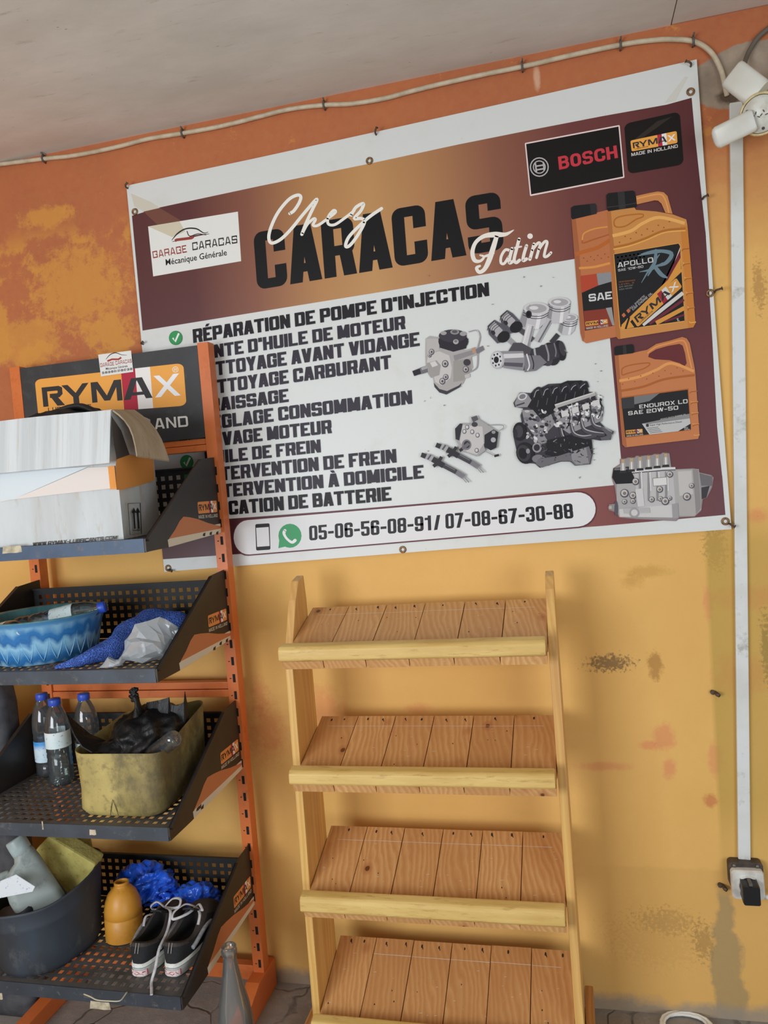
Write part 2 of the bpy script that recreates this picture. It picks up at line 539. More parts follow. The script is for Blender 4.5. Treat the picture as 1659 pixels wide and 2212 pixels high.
class Art:
    """flat print on a plane; every piece is a coloured face in one mesh"""
    def __init__(self, p0, nrm, eps=2e-5, rough=0.45, k=None):
        self.p0, self.n = Vector(p0), Vector(nrm).normalized()
        if (CAM - self.p0).dot(self.n) < 0: self.n = -self.n
        self.mb = MB()
        self.mats, self.names = [], []
        self.eps, self.rough, self.k = eps, rough, k
        self.layer = 0
        self.conv = None
    def m(self, col):
        if isinstance(col, str):
            mm = M(col, self.rough, k=self.k, spec=0.25)
        else:
            mm = col
        if mm not in self.mats: self.mats.append(mm)
        return self.mats.index(mm)
    def at(self, px, py):
        if self.conv: return self.conv(px, py)
        d = ray(px, py)
        return CAM + d * ((self.p0 - CAM).dot(self.n) / d.dot(self.n))
    def put3(self, pts, col, k=0):
        o = self.n * ((self.layer + k * 0.25) * self.eps)
        pts = [p + o for p in pts]
        # face the viewer
        a = Vector((0, 0, 0))
        for i in range(len(pts)):
            a += (pts[i] - pts[0]).cross(pts[(i + 1) % len(pts)] - pts[0])
        if a.dot(self.n) < 0: pts = pts[::-1]
        self.mb.face(pts, self.m(col))
    def poly(self, pts, col, up=1):
        self.layer += up
        self.put3([self.at(*p) for p in pts], col)
    def ell(self, cx, cy, rx, ry, col, rot=0, n=20, up=1):
        self.layer += up
        c, s = math.cos(math.radians(rot)), math.sin(math.radians(rot))
        pts = []
        for i in range(n):
            a = 2 * math.pi * i / n
            x, y = rx * math.cos(a), ry * math.sin(a)
            pts.append(self.at(cx + x * c - y * s, cy + x * s + y * c))
        self.put3(pts, col)
    def line(self, pts, wd, col, smooth=0, up=1, caps=False):
        self.layer += up
        P = [Vector((p[0], p[1], 0)) for p in pts]
        wl = wd if isinstance(wd, (list, tuple)) else None
        if smooth:
            if wl:
                Q = smooth_path([Vector((p.x, p.y, w_)) for p, w_ in zip(P, wl)], smooth)
                P = [Vector((q.x, q.y, 0)) for q in Q]
                wl = [q.z for q in Q]
            else:
                P = smooth_path(P, smooth)
        Lp, Rp = [], []
        for i, p in enumerate(P):
            t = (P[min(i + 1, len(P) - 1)] - P[max(i - 1, 0)])
            t = t.normalized() if t.length > 1e-9 else Vector((1, 0, 0))
            hw = (wl[i] if wl else wd) / 2
            nn = Vector((-t.y, t.x, 0)) * hw
            Lp.append(p + nn); Rp.append(p - nn)
        for i in range(len(P) - 1):
            self.put3([self.at(q.x, q.y) for q in (Lp[i], Rp[i], Rp[i + 1], Lp[i + 1])], col, i % 4)
        if caps:
            for e in (0, -1):
                self.ell(P[e].x, P[e].y, (wl[e] if wl else wd) / 2, (wl[e] if wl else wd) / 2, col, n=10, up=0)
    def rr(self, quad, r, col, up=1):
        """rounded quad BL,BR,TR,TL with corner fraction r (of width, of height)"""
        self.layer += up
        q = [self.at(*p) for p in quad]
        self.put3([self.bil(q, (x + .5), (y + .5)) for x, y in self._rr(r)], col)
    def _rr(self, r):
        rx, ry = r
        out = []
        for cx, cy, a0 in ((.5 - rx, .5 - ry, 0), (-.5 + rx, .5 - ry, 90), (-.5 + rx, -.5 + ry, 180), (.5 - rx, -.5 + ry, 270)):
            for k in range(7):
                a = math.radians(a0 + 15 * k)
                out.append((cx + rx * math.cos(a), cy + ry * math.sin(a)))
        return out
    def bil(self, q, u, v):
        return (q[0] * (1 - u) + q[1] * u) * (1 - v) + (q[3] * (1 - u) + q[2] * u) * v
    def text(self, s, quad, col, style='impact', slant=0.0, up=1):
        self.layer += up
        q = [self.at(*p) for p in quad]
        pol = builtin_polys(s) if style == 'plain' else text_polys(s, style, slant)
        for p, dp in pol:
            if style == 'plain' and slant:
                p = [(u + slant * v, v) for u, v in p]
            self.put3([self.bil(q, u, v) for u, v in p], col, dp)
        self.layer += 1
    def rymax(self, quad, sub=True, o='#dd9a45', dk='#33302f'):
        """the oil maker's badge: orange plate, red and white stripe, lettering"""
        q = quad
        def pt(u, v):
            a = [Vector((p[0], p[1])) for p in q]
            r = (a[0] * (1 - u) + a[1] * u) * (1 - v) + (a[3] * (1 - u) + a[2] * u) * v
            return (r.x, r.y)
        def box(u0, v0, u1, v1):
            return [pt(u0, v0), pt(u1, v0), pt(u1, v1), pt(u0, v1)]
        self.rr(q, (.045, .12), o)
        self.poly(box(.58, 0, .675, 1), '#a5283c')
        self.poly(box(.675, 0, .775, 1), '#d9d6d2', 0)
        lo, hi = .25, .77
        L = [('R', .04, .185), ('Y', .175, .355), ('M', .37, .575), ('X', .795, .965)]
        self.layer += 1
        for ch, a, b in L:
            col = '#e4e2dd' if ch == 'X' else dk
            if ch == 'R':
                self.poly(box(a, lo, a + .035, hi), dk, 0)
                self.poly([pt(a + .035, hi), pt(b - .03, hi), pt(b - .008, hi - .05), pt(b - .008, hi - .22), pt(b - .03, hi - .30), pt(a + .05, hi - .30), pt(a + .05, hi - .19), pt(b - .045, hi - .19), pt(b - .04, hi - .17), pt(b - .04, hi - .13), pt(b - .045, hi - .12), pt(a + .035, hi - .12)], dk, 0)
                self.poly([pt(a + .06, hi - .30), pt(a + .105, hi - .30), pt(b + .002, lo), pt(b - .05, lo)], dk, 0)
            else:
                self.text(ch, box(a, lo, b, hi), col, 'euro', up=0)
        self.text('A', box(.585, lo, .775, hi), dk, 'euro', up=0)
        if sub:
            self.text('LUBRICANTS', box(.07, .12, .36, .22), dk, 'thin', up=1)
    def build(self, name, parent=None, loc=None, label=None):
        return self.mb.build(name, self.mats, parent, loc, label=label)

# ------------------------------------------------------------------ the room
def wall_material():
    m, t = newmat('painted_render', 0.75)
    pos = t.coord()
    sep = t.n('ShaderNodeSeparateXYZ')
    t.l(pos, sep.inputs[0])
    x, z = sep.outputs[0], sep.outputs[2]
    big = t.noise(pos, 2.2, 6.0, 0.6)
    mid = t.noise(pos, 9.0, 6.0, 0.65)
    fine = t.noise(pos, 45.0, 4.0, 0.6)
    yel = t.mix(t.mapr(big, 0.35, 0.7), hx('#d5a860'), hx('#cc9f55'))
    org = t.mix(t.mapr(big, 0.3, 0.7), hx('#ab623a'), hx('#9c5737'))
    # orange coat above, ochre coat below
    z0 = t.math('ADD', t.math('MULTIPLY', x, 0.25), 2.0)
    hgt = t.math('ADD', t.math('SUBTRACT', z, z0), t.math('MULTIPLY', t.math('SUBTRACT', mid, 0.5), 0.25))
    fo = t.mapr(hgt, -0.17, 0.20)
    # ochre patches showing through on the left
    zone = t.math('MULTIPLY', t.mapr(x, -1.05, -1.25), t.math('MULTIPLY', t.mapr(z, 2.37, 2.30), t.mapr(z, 1.5, 1.8)))
    pn = t.noise(t.mapping(pos, loc=(0.31, 0, 0.17)), 3.3, 7.0, 0.68)
    pat = t.math('MULTIPLY', t.mapr(pn, 0.515, 0.56), zone)
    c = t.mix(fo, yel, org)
    c = t.mix(t.math('MULTIPLY', pat, 0.85), c, hx('#bf8438'))
    # scattered ochre specks high up
    pn2 = t.noise(pos, 11.0, 6.0, 0.7)
    c = t.mix(t.math('MULTIPLY', t.math('MULTIPLY', t.mapr(pn2, 0.62, 0.68), fo), 0.5), c, hx('#c98a3c'))
    rag = t.noise(pos, 24.0, 8.0, 0.78)
    def blob(c, px, py, rx, ry, col, st, soft=0.35, amt=1.2, tex=None):
        p = W(px, py, 0.0)
        sx, sz = rx / 790.0, ry / 790.0
        v = t.mapping(pos, loc=(p.x, 0, p.z), scale=(sx, 1, sz), kind='TEXTURE')
        ln = t.n('ShaderNodeVectorMath', operation='LENGTH')
        t.l(v, ln.inputs[0])
        d = t.math('ADD', ln.outputs['Value'], t.math('MULTIPLY', t.math('SUBTRACT', rag if tex is None else tex, 0.5), amt * 1.7))
        f = t.math('MULTIPLY', t.mapr(d, 1.0 + soft, 1.0 - soft), st)
        return t.mix(f, c, hx(col))
    # ochre where an old shelf stood, greenish strip beside the conduit
    for px, py, rx, ry, col, st, soft, amt in (
            (100, 470, 70, 24, '#bf8438', .8, .3, 2.5), (170, 620, 120, 90, '#bf8438', .8, .3, 2.5), (60, 740, 90, 60, '#bf8438', .7, .3, 2.5),
            (1435, 1592, 22, 28, '#cb8156', .7, .3, 1.6), (1447, 1660, 12, 20, '#cb8156', .7, .3, 1.8), (1400, 1610, 14, 10, '#cf7a55', .6, .3, 1.8),
            (1305, 1655, 45, 9, '#cb8156', .6, .4, 1.6), (1530, 1300, 10, 30, '#cb8156', .6, .3, 2.2), (1545, 1640, 12, 30, '#cb8156', .6, .3, 1.8),
            (1600, 1460, 45, 40, '#cb7a50', .7, .4, 1.8), (1635, 1290, 70, 22, '#cf7a55', .6, .4, 1.8), (1635, 1115, 18, 14, '#cf7a55', .6, .4, 1.6),
            (1535, 1728, 14, 14, '#b5653c', .7, .3, 1.8), (575, 1580, 45, 60, '#b8643a', .55, .6, 2.0), (700, 1530, 40, 45, '#c77a4a', .6, .5, 2.0),
            (905, 1530, 26, 12, '#c77a4a', .45, .4, 1.8), (560, 1500, 18, 40, '#b8643a', .5, .5, 2.0),
            (1395, 1235, 40, 12, '#ad8038', .5, .4, 1.8), (1365, 1255, 20, 14, '#ad8038', .5, .4, 1.8),
            (1415, 1435, 14, 26, '#94682f', .7, .3, 2.2)):
        c = blob(c, px, py, rx, ry, col, st, soft, amt)
    spk = t.noise(pos, 110.0, 3.0, 0.6)
    for px, py, rx, ry, col, st in ((1317, 1432, 38, 15, '#6e5434', .85), (1440, 1990, 50, 24, '#7d6133', .45), (1520, 2035, 18, 34, '#6d5532', .6),
                                    (1655, 1400, 9, 60, '#54432f', .85), (1545, 1180, 18, 40, '#8f6f38', .6), (1640, 620, 10, 40, '#8a5f32', .5),
                                    (1420, 2030, 80, 50, '#8f6c36', .2)):
        c = blob(c, px, py, rx, ry, col, st, .35, 2.6, spk)
    low = t.math('MULTIPLY', t.mapr(t.math('ADD', z, t.math('MULTIPLY', rag, .03)), 0.425, 0.415), t.mapr(x, -0.03, 0.10))
    c = t.mix(t.math('MULTIPLY', low, 0.35), c, hx('#b98e4c'))
    c = blob(c, 1160, 168, 6, 24, '#c9a58a', .7, .4, 1.0)
    # greenish strip left of the conduit, pale line low down, old drip
    zl = t.math('ADD', t.math('MULTIPLY', z, 0.012), 0.318)
    strip = t.math('MULTIPLY', t.mapr(t.math('SUBTRACT', x, zl), -0.006, 0.006), t.math('MULTIPLY', t.mapr(z, 0.35, 0.6), t.mapr(z, 1.36, 1.26)))
    strip = t.math('MULTIPLY', strip, t.mapr(x, 0.7, 0.38, 0.15, 0.75))
    c = t.mix(strip, c, hx('#a8893f'))
    drip = t.math('ABSOLUTE', t.math('SUBTRACT', x, t.math('ADD', 0.322, t.math('MULTIPLY', t.math('SUBTRACT', mid, 0.5), 0.09))))
    dw = t.mapr(z, 0.38, 0.12, 0.014, 0.034)
    dm = t.math('MULTIPLY', t.mapr(t.math('SUBTRACT', drip, dw), 0.008, -0.004), t.mapr(z, 0.37, 0.33))
    c = t.mix(t.math('MULTIPLY', dm, 0.75), c, hx('#8d7a55'))
    # bare cement patch in the upper corner
    cem = t.mix(t.mapr(mid, 0.35, 0.65), hx('#97897a'), hx('#7b6f62'))
    for px, py, rx, ry in ((1630, 160, 118, 62), (1572, 200, 40, 22)):
        p = W(px, py, 0)
        v = t.mapping(pos, loc=(p.x, 0, p.z), scale=(rx / 790.0, 1, ry / 790.0), kind='TEXTURE')
        ln = t.n('ShaderNodeVectorMath', operation='LENGTH')
        t.l(v, ln.inputs[0])
        d = t.math('ADD', ln.outputs['Value'], t.math('MULTIPLY', t.math('SUBTRACT', mid, 0.5), 0.55))
        c = t.mix(t.mapr(d, 1.04, 0.98), c, cem)
    c = blob(c, 1580, 207, 26, 15, '#3a2c26', .95, .25, .8)
    # scuffed cement showing along the foot of the wall
    foot = t.mapr(t.math('ADD', z, t.math('MULTIPLY', t.math('SUBTRACT', mid, 0.5), 0.10)), 0.055, 0.02)
    c = t.mix(t.math('MULTIPLY', foot, 0.85), c, hx('#857d72'))
    speck = t.mapr(spk, 0.73, 0.76)
    c = t.mix(t.math('MULTIPLY', speck, 0.5), c, hx('#6d4a2a'))
    c = t.mix(t.mapr(fine, 0.3, 0.7, 0.0, 0.10), c, hx('#c39a58'))
    t.l(c, t.p.inputs['Base Color'])
    t.bump(t.math('ADD', t.math('MULTIPLY', fine, 0.6), mid), 0.25, 0.004)
    return m
mb = MB()
mb.face([(-4.2, 0, 0), (3.2, 0, 0), (3.2, 0, 2.575), (-4.2, 0, 2.575)])
mb.box((-4.2, 0.002, -0.02), (3.2, 0.15, 2.7))
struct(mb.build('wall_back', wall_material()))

mb = MB()
mb.box((-2.85, -2.4, 0.0), (-2.7, -0.002, 2.575))  # unseen side wall, added to block ambient light from the left
struct(mb.build('unseen_wall_left', mottled('ochre_wall_paint', '#b98a48', '#a97a3e', 3, 0.8)))

m, t = newmat('ceiling_board', 0.85)
pos = t.coord()
n1 = t.noise(t.mapping(pos, scale=(1.0, 2.2, 1)), 2.2, 6.0, 0.65)
n2 = t.noise(t.mapping(pos, scale=(0.6, 3.0, 1)), 14.0, 6.0, 0.7)
c = t.mix(t.mapr(n1, 0.35, 0.68), hx('#cfcdc6'), hx('#bdbbb2'))
c = t.mix(t.mapr(n2, 0.60, 0.72, 0, .45), c, hx('#8f8d78'))
sp = t.n('ShaderNodeSeparateXYZ'); t.l(pos, sp.inputs[0])
c = t.mix(t.math('MULTIPLY', t.mapr(sp.outputs[1], -0.30, -0.03), t.mapr(n1, .3, .7, .25, .6)), c, hx('#b8aca2'))
nb = t.noise(t.mapping(pos, scale=(1, 4, 1)), 38.0, 3.0, 0.6)
c = t.mix(t.mapr(nb, 0.735, 0.76, 0, .8), c, hx('#3c3428'))
t.l(c, t.p.inputs['Base Color'])
mb = MB()
mb.box((-4.2, -3.6, 2.575), (0.327, 0.0, 2.62))
mb.box((0.330, -3.6, 2.577), (3.2, 0.0, 2.62))
struct(mb.build('ceiling', m))

m, t = newmat('cracked_concrete', 0.8)
pos = t.coord()
n1 = t.noise(pos, 3.0, 6.0, 0.65)
n2 = t.noise(pos, 26.0, 6.0, 0.7)
c = t.mix(t.mapr(n1, 0.35, 0.7), hx('#8e8983'), hx('#75706a'))
c = t.mix(t.mapr(n2, 0.5, 0.75, 0, .5), c, hx('#a39a90'))
vo = t.n('ShaderNodeTexVoronoi', feature='DISTANCE_TO_EDGE')
wv = t.n('ShaderNodeVectorMath', operation='ADD')
dn = t.n('ShaderNodeTexNoise'); dn.inputs['Scale'].default_value = 9.0
t.l(pos, dn.inputs['Vector'])
sc = t.n('ShaderNodeVectorMath', operation='SCALE'); t.l(dn.outputs['Color'], sc.inputs[0]); sc.inputs['Scale'].default_value = 0.08
t.l(pos, wv.inputs[0]); t.l(sc.outputs[0], wv.inputs[1])
t.l(wv.outputs[0], vo.inputs['Vector']); vo.inputs['Scale'].default_value = 4.2
cr = t.math('MULTIPLY', t.mapr(vo.outputs['Distance'], 0.016, 0.004), t.mapr(n1, 0.42, 0.56))
c = t.mix(t.math('MULTIPLY', cr, 0.75), c, hx('#3c352f'))
t.l(c, t.p.inputs['Base Color'])
t.bump(t.math('SUBTRACT', n2, cr), 0.4, 0.006)
mb = MB()
mb.box((-4.2, -6.0, -0.05), (3.2, 0.0, 0.0))
struct(mb.build('floor', m))

# ------------------------------------------------------------------ the printed banner
BY = -0.012
def corner_line(a, b, n):
    return [(a[0] + (b[0] - a[0]) * i / n, a[1] + (b[1] - a[1]) * i / n) for i in range(n)]
bTL, bTR, bBR, bBL = (273, 401), (1505, 128), (1580, 1143), (355, 1235)
banner = thing('banner', W(900, 1190, BY), 'large printed vinyl garage banner with maroon header and list of services nailed to the wall', 'banner')
m, t = newmat('white_vinyl', 0.42)
pos = t.coord()
n1 = t.noise(pos, 7.0, 6.0, 0.65)
n2 = t.noise(pos, 60.0, 3.0, 0.6)
c = t.mix(t.mapr(n1, 0.55, 0.75, 0, .35), hx('#c6c9c6'), hx('#b3ad9c'))
c = t.mix(t.mapr(n2, 0.72, 0.76, 0, .6), c, hx('#7d7468'))
t.l(c, t.p.inputs['Base Color'])
vinyl = m
outline = (corner_line(bTL, (560, 340), 2) + corner_line((560, 340), (815, 284), 2) + corner_line((815, 284), (1160, 207), 2) + corner_line((1160, 207), bTR, 2) +
           corner_line(bTR, (1541, 633), 2) + corner_line((1541, 633), bBR, 2) + corner_line(bBR, (1000, 1184), 2) + corner_line((1000, 1184), bBL, 3) + corner_line(bBL, (304, 722), 2) + corner_line((304, 722), bTL, 2))
mb = MB()
mb.prism([W(x, y, BY) for x, y in outline], (0, 0.0012, 0))
mb.build('vinyl_sheet', vinyl, banner)

def ramp_mat(name, stops, rough=0.42, axis=0):
    """printed colour gradient along the sheet (ink, read from the UV map)"""
    m, t = newmat(name, rough)
    uv = t.n('ShaderNodeUVMap')
    sp = t.n('ShaderNodeSeparateXYZ'); t.l(uv.outputs[0], sp.inputs[0])
    cr = t.n('ShaderNodeValToRGB')
    el = cr.color_ramp.elements
    while len(el) > 1: el.remove(el[0])
    el[0].position = stops[0][0]; el[0].color = hx(stops[0][1], 1.02)
    for p, h in stops[1:]:
        e = el.new(p); e.color = hx(h, 1.02)
    t.l(sp.outputs[axis], cr.inputs[0])
    t.l(cr.outputs[0], t.p.inputs['Base Color'])
    return m
head_m = ramp_mat('header_ink', [(0.0, '#582a2c'), (0.12, '#5c2d2d'), (0.24, '#8a5540'), (0.36, '#b88450'), (0.46, '#c4935a'), (0.56, '#b58153'), (0.68, '#8f5a44'), (0.80, '#713a37'), (1.0, '#572429')])
foot_m = ramp_mat('footer_ink', [(0.0, '#4a1f2a'), (0.3, '#5a2a33'), (0.55, '#8a5148'), (0.72, '#94584a'), (0.85, '#7c3f3f'), (1.0, '#602c33')])
side_m = ramp_mat('side_ink', [(0.0, '#632b31'), (0.5, '#652c31'), (1.0, '#572429')], axis=1)

art = Art((0, BY - 0.0004, 0), (0, -1, 0))
def uvpoly(pts, mat, box):
    art.poly(pts, mat)
    f = len(art.mb.f) - 1
    a = [art.at(*p) for p in pts]
    (x0, x1), (z0, z1) = box
    vs = art.mb.f[f]
    for i in vs:
        p = art.mb.v[i]
        art.mb.uv[i] = ((p.x - x0) / (x1 - x0), (p.z - z0) / (z1 - z0))
hb = ((W(285, 462).x, W(1504, 210).x), (0, 1))
header = [(285, 466), (308, 714), (850, 626), (1236, 560), (1300, 548), (1525, 512), (1513, 400), (1501, 290), (1494, 211), (1440, 226), (1300, 251), (1150, 280), (990, 312), (800, 353), (560, 402), (340, 449)]
uvpoly(header, head_m, hb)
fb = ((W(355, 1200).x, W(1572, 1110).x), (0, 1))
uvpoly([(345, 1132), (352, 1208), (700, 1184), (1000, 1158), (1300, 1136), (1567, 1112), (1560, 1027), (1345, 1046), (1000, 1080), (700, 1105)], foot_m, fb)
uvpoly([(1300, 540), (1348, 1060), (1561, 1040), (1549, 922), (1539, 740), (1524, 500)], side_m, ((0, 1), (1.4, 2.1)))
# pale and brown streaks at the top corners
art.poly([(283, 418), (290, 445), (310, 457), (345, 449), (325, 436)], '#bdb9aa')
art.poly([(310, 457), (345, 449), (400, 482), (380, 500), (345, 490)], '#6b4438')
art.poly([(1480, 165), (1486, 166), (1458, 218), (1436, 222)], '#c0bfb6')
art.layer += 3

# logo card
art.poly([(331, 597), (521, 564), (514, 457), (320, 489)], '#d2d3ce')
art.poly([(320, 489), (388, 478), (400, 500), (372, 512)], '#c0b8a2')
art.line([(371, 519), (384, 504), (402, 494), (424, 494), (440, 503), (450, 501)], [1, 3, 3, 3, 2, 1], '#2a2523', 5)
art.line([(372, 522), (395, 517), (425, 509), (452, 505)], [1, 3, 3, 1], '#4a2a26', 5)
art.line([(378, 520), (382, 518), (414, 514), (418, 511)], 6, '#8b3a30')
art.line([(404, 499), (410, 510), (428, 505), (446, 508)], [2, 2, 2, 1], '#332a28', 4)
art.text('GARAGE', [(331, 558), (404, 545), (402, 529), (329, 543)], '#8a3a35', 'tech')
art.text('CARACAS', [(416, 541), (513, 525), (512, 508), (415, 524)], '#2b2627', 'tech')
art.text('Mécanique Générale', [(358.5, 573), (490.5, 551), (489.5, 538), (357.5, 560)], '#1d1a1c', 'plain')
# big name
art.text('CARACAS', [(556, 626), (1089, 538), (1079, 413), (547, 503)], '#0f0e11', 'impact')
# handwritten words
def z6(x, y): return (480 + x / 2.242, 380 + y / 2.242)
ch = [(328, 182), (348, 168), (372, 132), (381, 102), (364, 93), (322, 115), (270, 178), (236, 250), (226, 300), (240, 325), (282, 308), (330, 262), (385, 195), (440, 130), (458, 113), (456, 125), (436, 165), (404, 235), (386, 283)]
art.line([z6(*p) for p in ch], [7] * len(ch), '#e2d9d0', 6, caps=True)
ch = [(388, 280), (412, 235), (442, 208), (452, 212), (440, 238), (462, 240), (500, 215), (540, 185), (550, 172), (538, 168), (514, 198), (514, 232), (545, 236), (592, 205), (640, 168)]
art.line([z6(*p) for p in ch], [6] * len(ch), '#e2d9d0', 6, caps=True)
ch = [(625, 190), (648, 152), (684, 134), (672, 168), (640, 206), (672, 206), (690, 222), (660, 282), (620, 335), (598, 340), (612, 298), (660, 246), (716, 196), (772, 158)]
art.line([z6(*p) for p in ch], [7] * len(ch), '#e2d9d0', 6, caps=True)
wf = '#dcd5cc'
ch = [(1412, 262), (1372, 283), (1320, 284), (1268, 292), (1228, 322), (1212, 368), (1222, 408), (1250, 412), (1268, 392), (1250, 384)]
art.line([z6(*p) for p in ch], [2, 8, 12, 9, 8, 9, 9, 6, 5, 4], wf, 6, caps=True)
ch = [(1330, 290), (1312, 350), (1292, 410), (1270, 452), (1245, 466), (1232, 446), (1248, 436)]
art.line([z6(*p) for p in ch], [9, 11, 11, 9, 8, 7, 5], wf, 6, caps=True)
art.line([z6(*p) for p in [(1262, 392), (1290, 384), (1318, 372)]], [4, 6, 4], wf, 4)
for ch, wd in (([(1394, 362), (1372, 358), (1352, 388), (1350, 420), (1366, 424), (1388, 392)], 6), ([(1404, 352), (1392, 400), (1392, 422), (1410, 412)], 7),
               ([(1438, 306), (1424, 360), (1414, 405), (1424, 420), (1440, 408)], 7), ([(1410, 350), (1448, 342)], 4),
               ([(1474, 338), (1460, 385), (1458, 410), (1474, 402)], 7), ([(1510, 330), (1500, 370), (1490, 404)], 7),
               ([(1500, 362), (1528, 326), (1540, 330), (1530, 368), (1522, 396)], 6), ([(1532, 358), (1560, 320), (1574, 322), (1564, 362), (1560, 390), (1576, 388), (1592, 372)], 6)):
    art.line([z6(*p) for p in ch], [wd] * len(ch), wf, 5, caps=True)
art.ell(*z6(1491, 292), 6, 6, wf)
# maker's card with ring emblem
art.rr([(1145, 424), (1349, 384), (1338.5, 270), (1133.5, 309)], (.012, .02), '#d6c3bf')
art.poly([(1147.5, 420), (1346, 381.5), (1336, 273.5), (1136.5, 311.5)], '#131010')
for rx, col in ((20.5, '#a9a6a6'), (18, '#131010'), (14, '#a9a6a6'), (11.8, '#131010')):
    art.ell(1165, 361, rx, rx * 1.03, col)
art.poly([(1155, 353), (1158, 352.5), (1160.5, 371), (1157, 372)], '#a9a6a6')
art.poly([(1172, 350), (1175, 349.5), (1177, 368), (1174, 368.5)], '#a9a6a6')
art.poly([(1156, 358), (1174, 355), (1174.6, 358), (1156.6, 361)], '#a9a6a6')
art.poly([(1156.8, 366), (1174.8, 363), (1175.4, 366), (1157.4, 369)], '#a9a6a6')
art.text('BOSCH', [(1208, 367), (1335, 341), (1331.5, 314), (1205, 339)], '#b5343e', 'bosch')
art.rr([(1357, 376), (1477, 355), (1468, 241), (1348, 268)], (.11, .11), '#141111')
art.poly([(1420, 262), (1452, 252), (1385, 300), (1362, 308)], '#2e2822')
art.rymax([(1364.5, 327.5), (1463.5, 309), (1461.5, 283), (1361.5, 304)])
art.text('MADE IN HOLLAND', [(1364, 338), (1464, 319), (1463.5, 312), (1363.5, 331)], '#c9c5c2', 'thin')

# list of services
ROWS = [('RÉPARATION DE POMPE D\'INJECTION', (418, 741), (1057, 639), 29.5, '#19161b'),
        ('VENTE D\'HUILE DE MOTEUR', (422, 779.5), (876, 710.5), 28.5, '#2b2730'),
        ('NETTOYAGE AVANT VIDANGE', (426, 817.5), (907, 747), 30, '#2d2932'),
        ('NETTOYAGE CARBURANT', (429, 856), (846, 796), 29.5, '#2d2932'),
        ('GRAISSAGE', (433, 893), (624, 868), 28.5, '#2a262e'),
        ('RÉGLAGE CONSOMMATION', (437, 930.5), (891, 872), 29.5, '#2d2932'),
        ('LAVAGE MOTEUR', (440, 967), (717, 935.5), 29, '#2a262e'),
        ('HUILE DE FREIN', (444, 1004), (693.5, 977), 28, '#2a262e'),
        ('INTERVENTION DE FREIN', (447, 1041.5), (857, 999), 29.5, '#2a262e'),
        ('INTERVENTION À DOMICILE', (450, 1078), (916, 1033), 29, '#2a262e'),
        ('LOCATION DE BATTERIE', (454, 1116), (846, 1081), 30, '#19161b')]
for s, a, b, h, col in ROWS:
    art.text(s, [a, b, (b[0] - h * .06, b[1] - h), (a[0] - h * .06, a[1] - h)], col, 'wide')
for i in range(11):
    x, y = 380 + i * 3.45, 730 + i * 38.3
    art.ell(x, y, 14.5, 15.5, '#2f7d4a')
    art.ell(x - .5, y - .5, 12.5, 13.5, '#338a50')
    art.line([(x - 6, y), (x - 1, y + 8), (x + 7, y - 10)], 4, '#dfe6df')
# telephone pill
def pill(x0, y0, x1, y1, x2, y2, x3, y3, col):
    art.rr([(x0, y0), (x1, y1), (x2, y2), (x3, y3)], (.045, .5), col)
pill(506, 1203, 1291, 1137, 1286, 1057, 501, 1123, '#5a3038')
pill(508, 1200, 1289, 1134, 1284, 1060, 503, 1126, '#cfd0d0')
art.rr([(554, 1189), (585, 1187), (583, 1130), (552, 1132)], (.1, .06), '#1e1d20')
art.poly([(556, 1181), (583, 1179), (581, 1138), (554, 1140)], '#cfd0d0')
art.ell(627, 1157, 25, 26, '#3f9160')
art.poly([(604, 1165), (602, 1184), (622, 1179)], '#3f9160')
art.line([(616, 1146), (614, 1152), (620, 1163), (631, 1171), (638, 1167)], [7, 6, 5, 6, 7], '#e3ece4', 5, caps=True)
art.text('05-06-56-08-91', [(669, 1167.5), (932, 1145), (931, 1113), (668, 1136)], '#221f24', 'phone')
art.text('/', [(938, 1145), (952, 1143), (951, 1112), (937, 1113)], '#221f24', 'phone')
art.text('07-08-67-30-88', [(963, 1142), (1239, 1119), (1236, 1087), (962, 1110)], '#221f24', 'phone')
LB = art.layer

# --- printed pictures: oil canisters
art.k = 1.0
def z5(x, y): return (1200 + x / 2.7647, 380 + y / 2.7647)
def zp(*pts): return [z5(*p) for p in pts]
OR, ORl, ORd = '#d98743', '#e39a4c', '#b0602f'
A = art
A.poly(zp((95, 255), (150, 232), (240, 222), (312, 204), (335, 330), (370, 960), (185, 1000), (160, 985), (148, 940), (105, 380)), '#c2774a')
A.poly(zp((95, 255), (120, 250), (140, 420), (175, 960), (165, 990), (148, 940), (105, 380)), '#ab653f')
A.line(zp((160, 385), (170, 345), (230, 318), (310, 305)), 3, ORl, 5)
A.line(zp((160, 385), (165, 402), (230, 380), (318, 352)), 3, ORd, 5)
A.line(zp((120, 470), (180, 450), (250, 430), (325, 385)), 8, '#c0692f', 5)
for i in range(8):
    A.ell(*z5(168 + i * 21, 492 - i * 4 + (i % 2) * 22), 1.6, 1.4, '#9a5528', n=8, up=0)
A.line(zp((140, 552), (230, 545), (325, 522)), 5, ORl, 4)
A.poly(zp((148, 598), (330, 575), (352, 895), (175, 925)), '#211f21')
A.poly(zp((148, 598), (245, 585), (255, 655), (155, 700)), '#b94a33')
A.poly(zp((245, 585), (330, 575), (334, 632), (255, 655)), '#8f9295')
A.poly(zp((168, 808), (330, 790), (350, 885), (330, 897), (175, 920)), '#8b3a2c')
A.poly(zp((300, 790), (335, 785), (352, 893), (340, 895)), '#9c9c9b')
A.text('SAE', [z5(200, 752), z5(338, 735), z5(335, 690), z5(196, 708)], '#d8d8d6', 'euro')
A.rymax([z5(180, 898), z5(313, 882), z5(310, 855), z5(178, 872)], sub=False)
A.text('MADE IN HOLLAND', [z5(185, 918), z5(314, 900), z5(313, 888), z5(184, 905)], '#c8c2bb', 'thin')
A.poly(zp((92, 192), (110, 180), (235, 166), (243, 178), (246, 228), (100, 262), (94, 250)), '#1e1d1f')
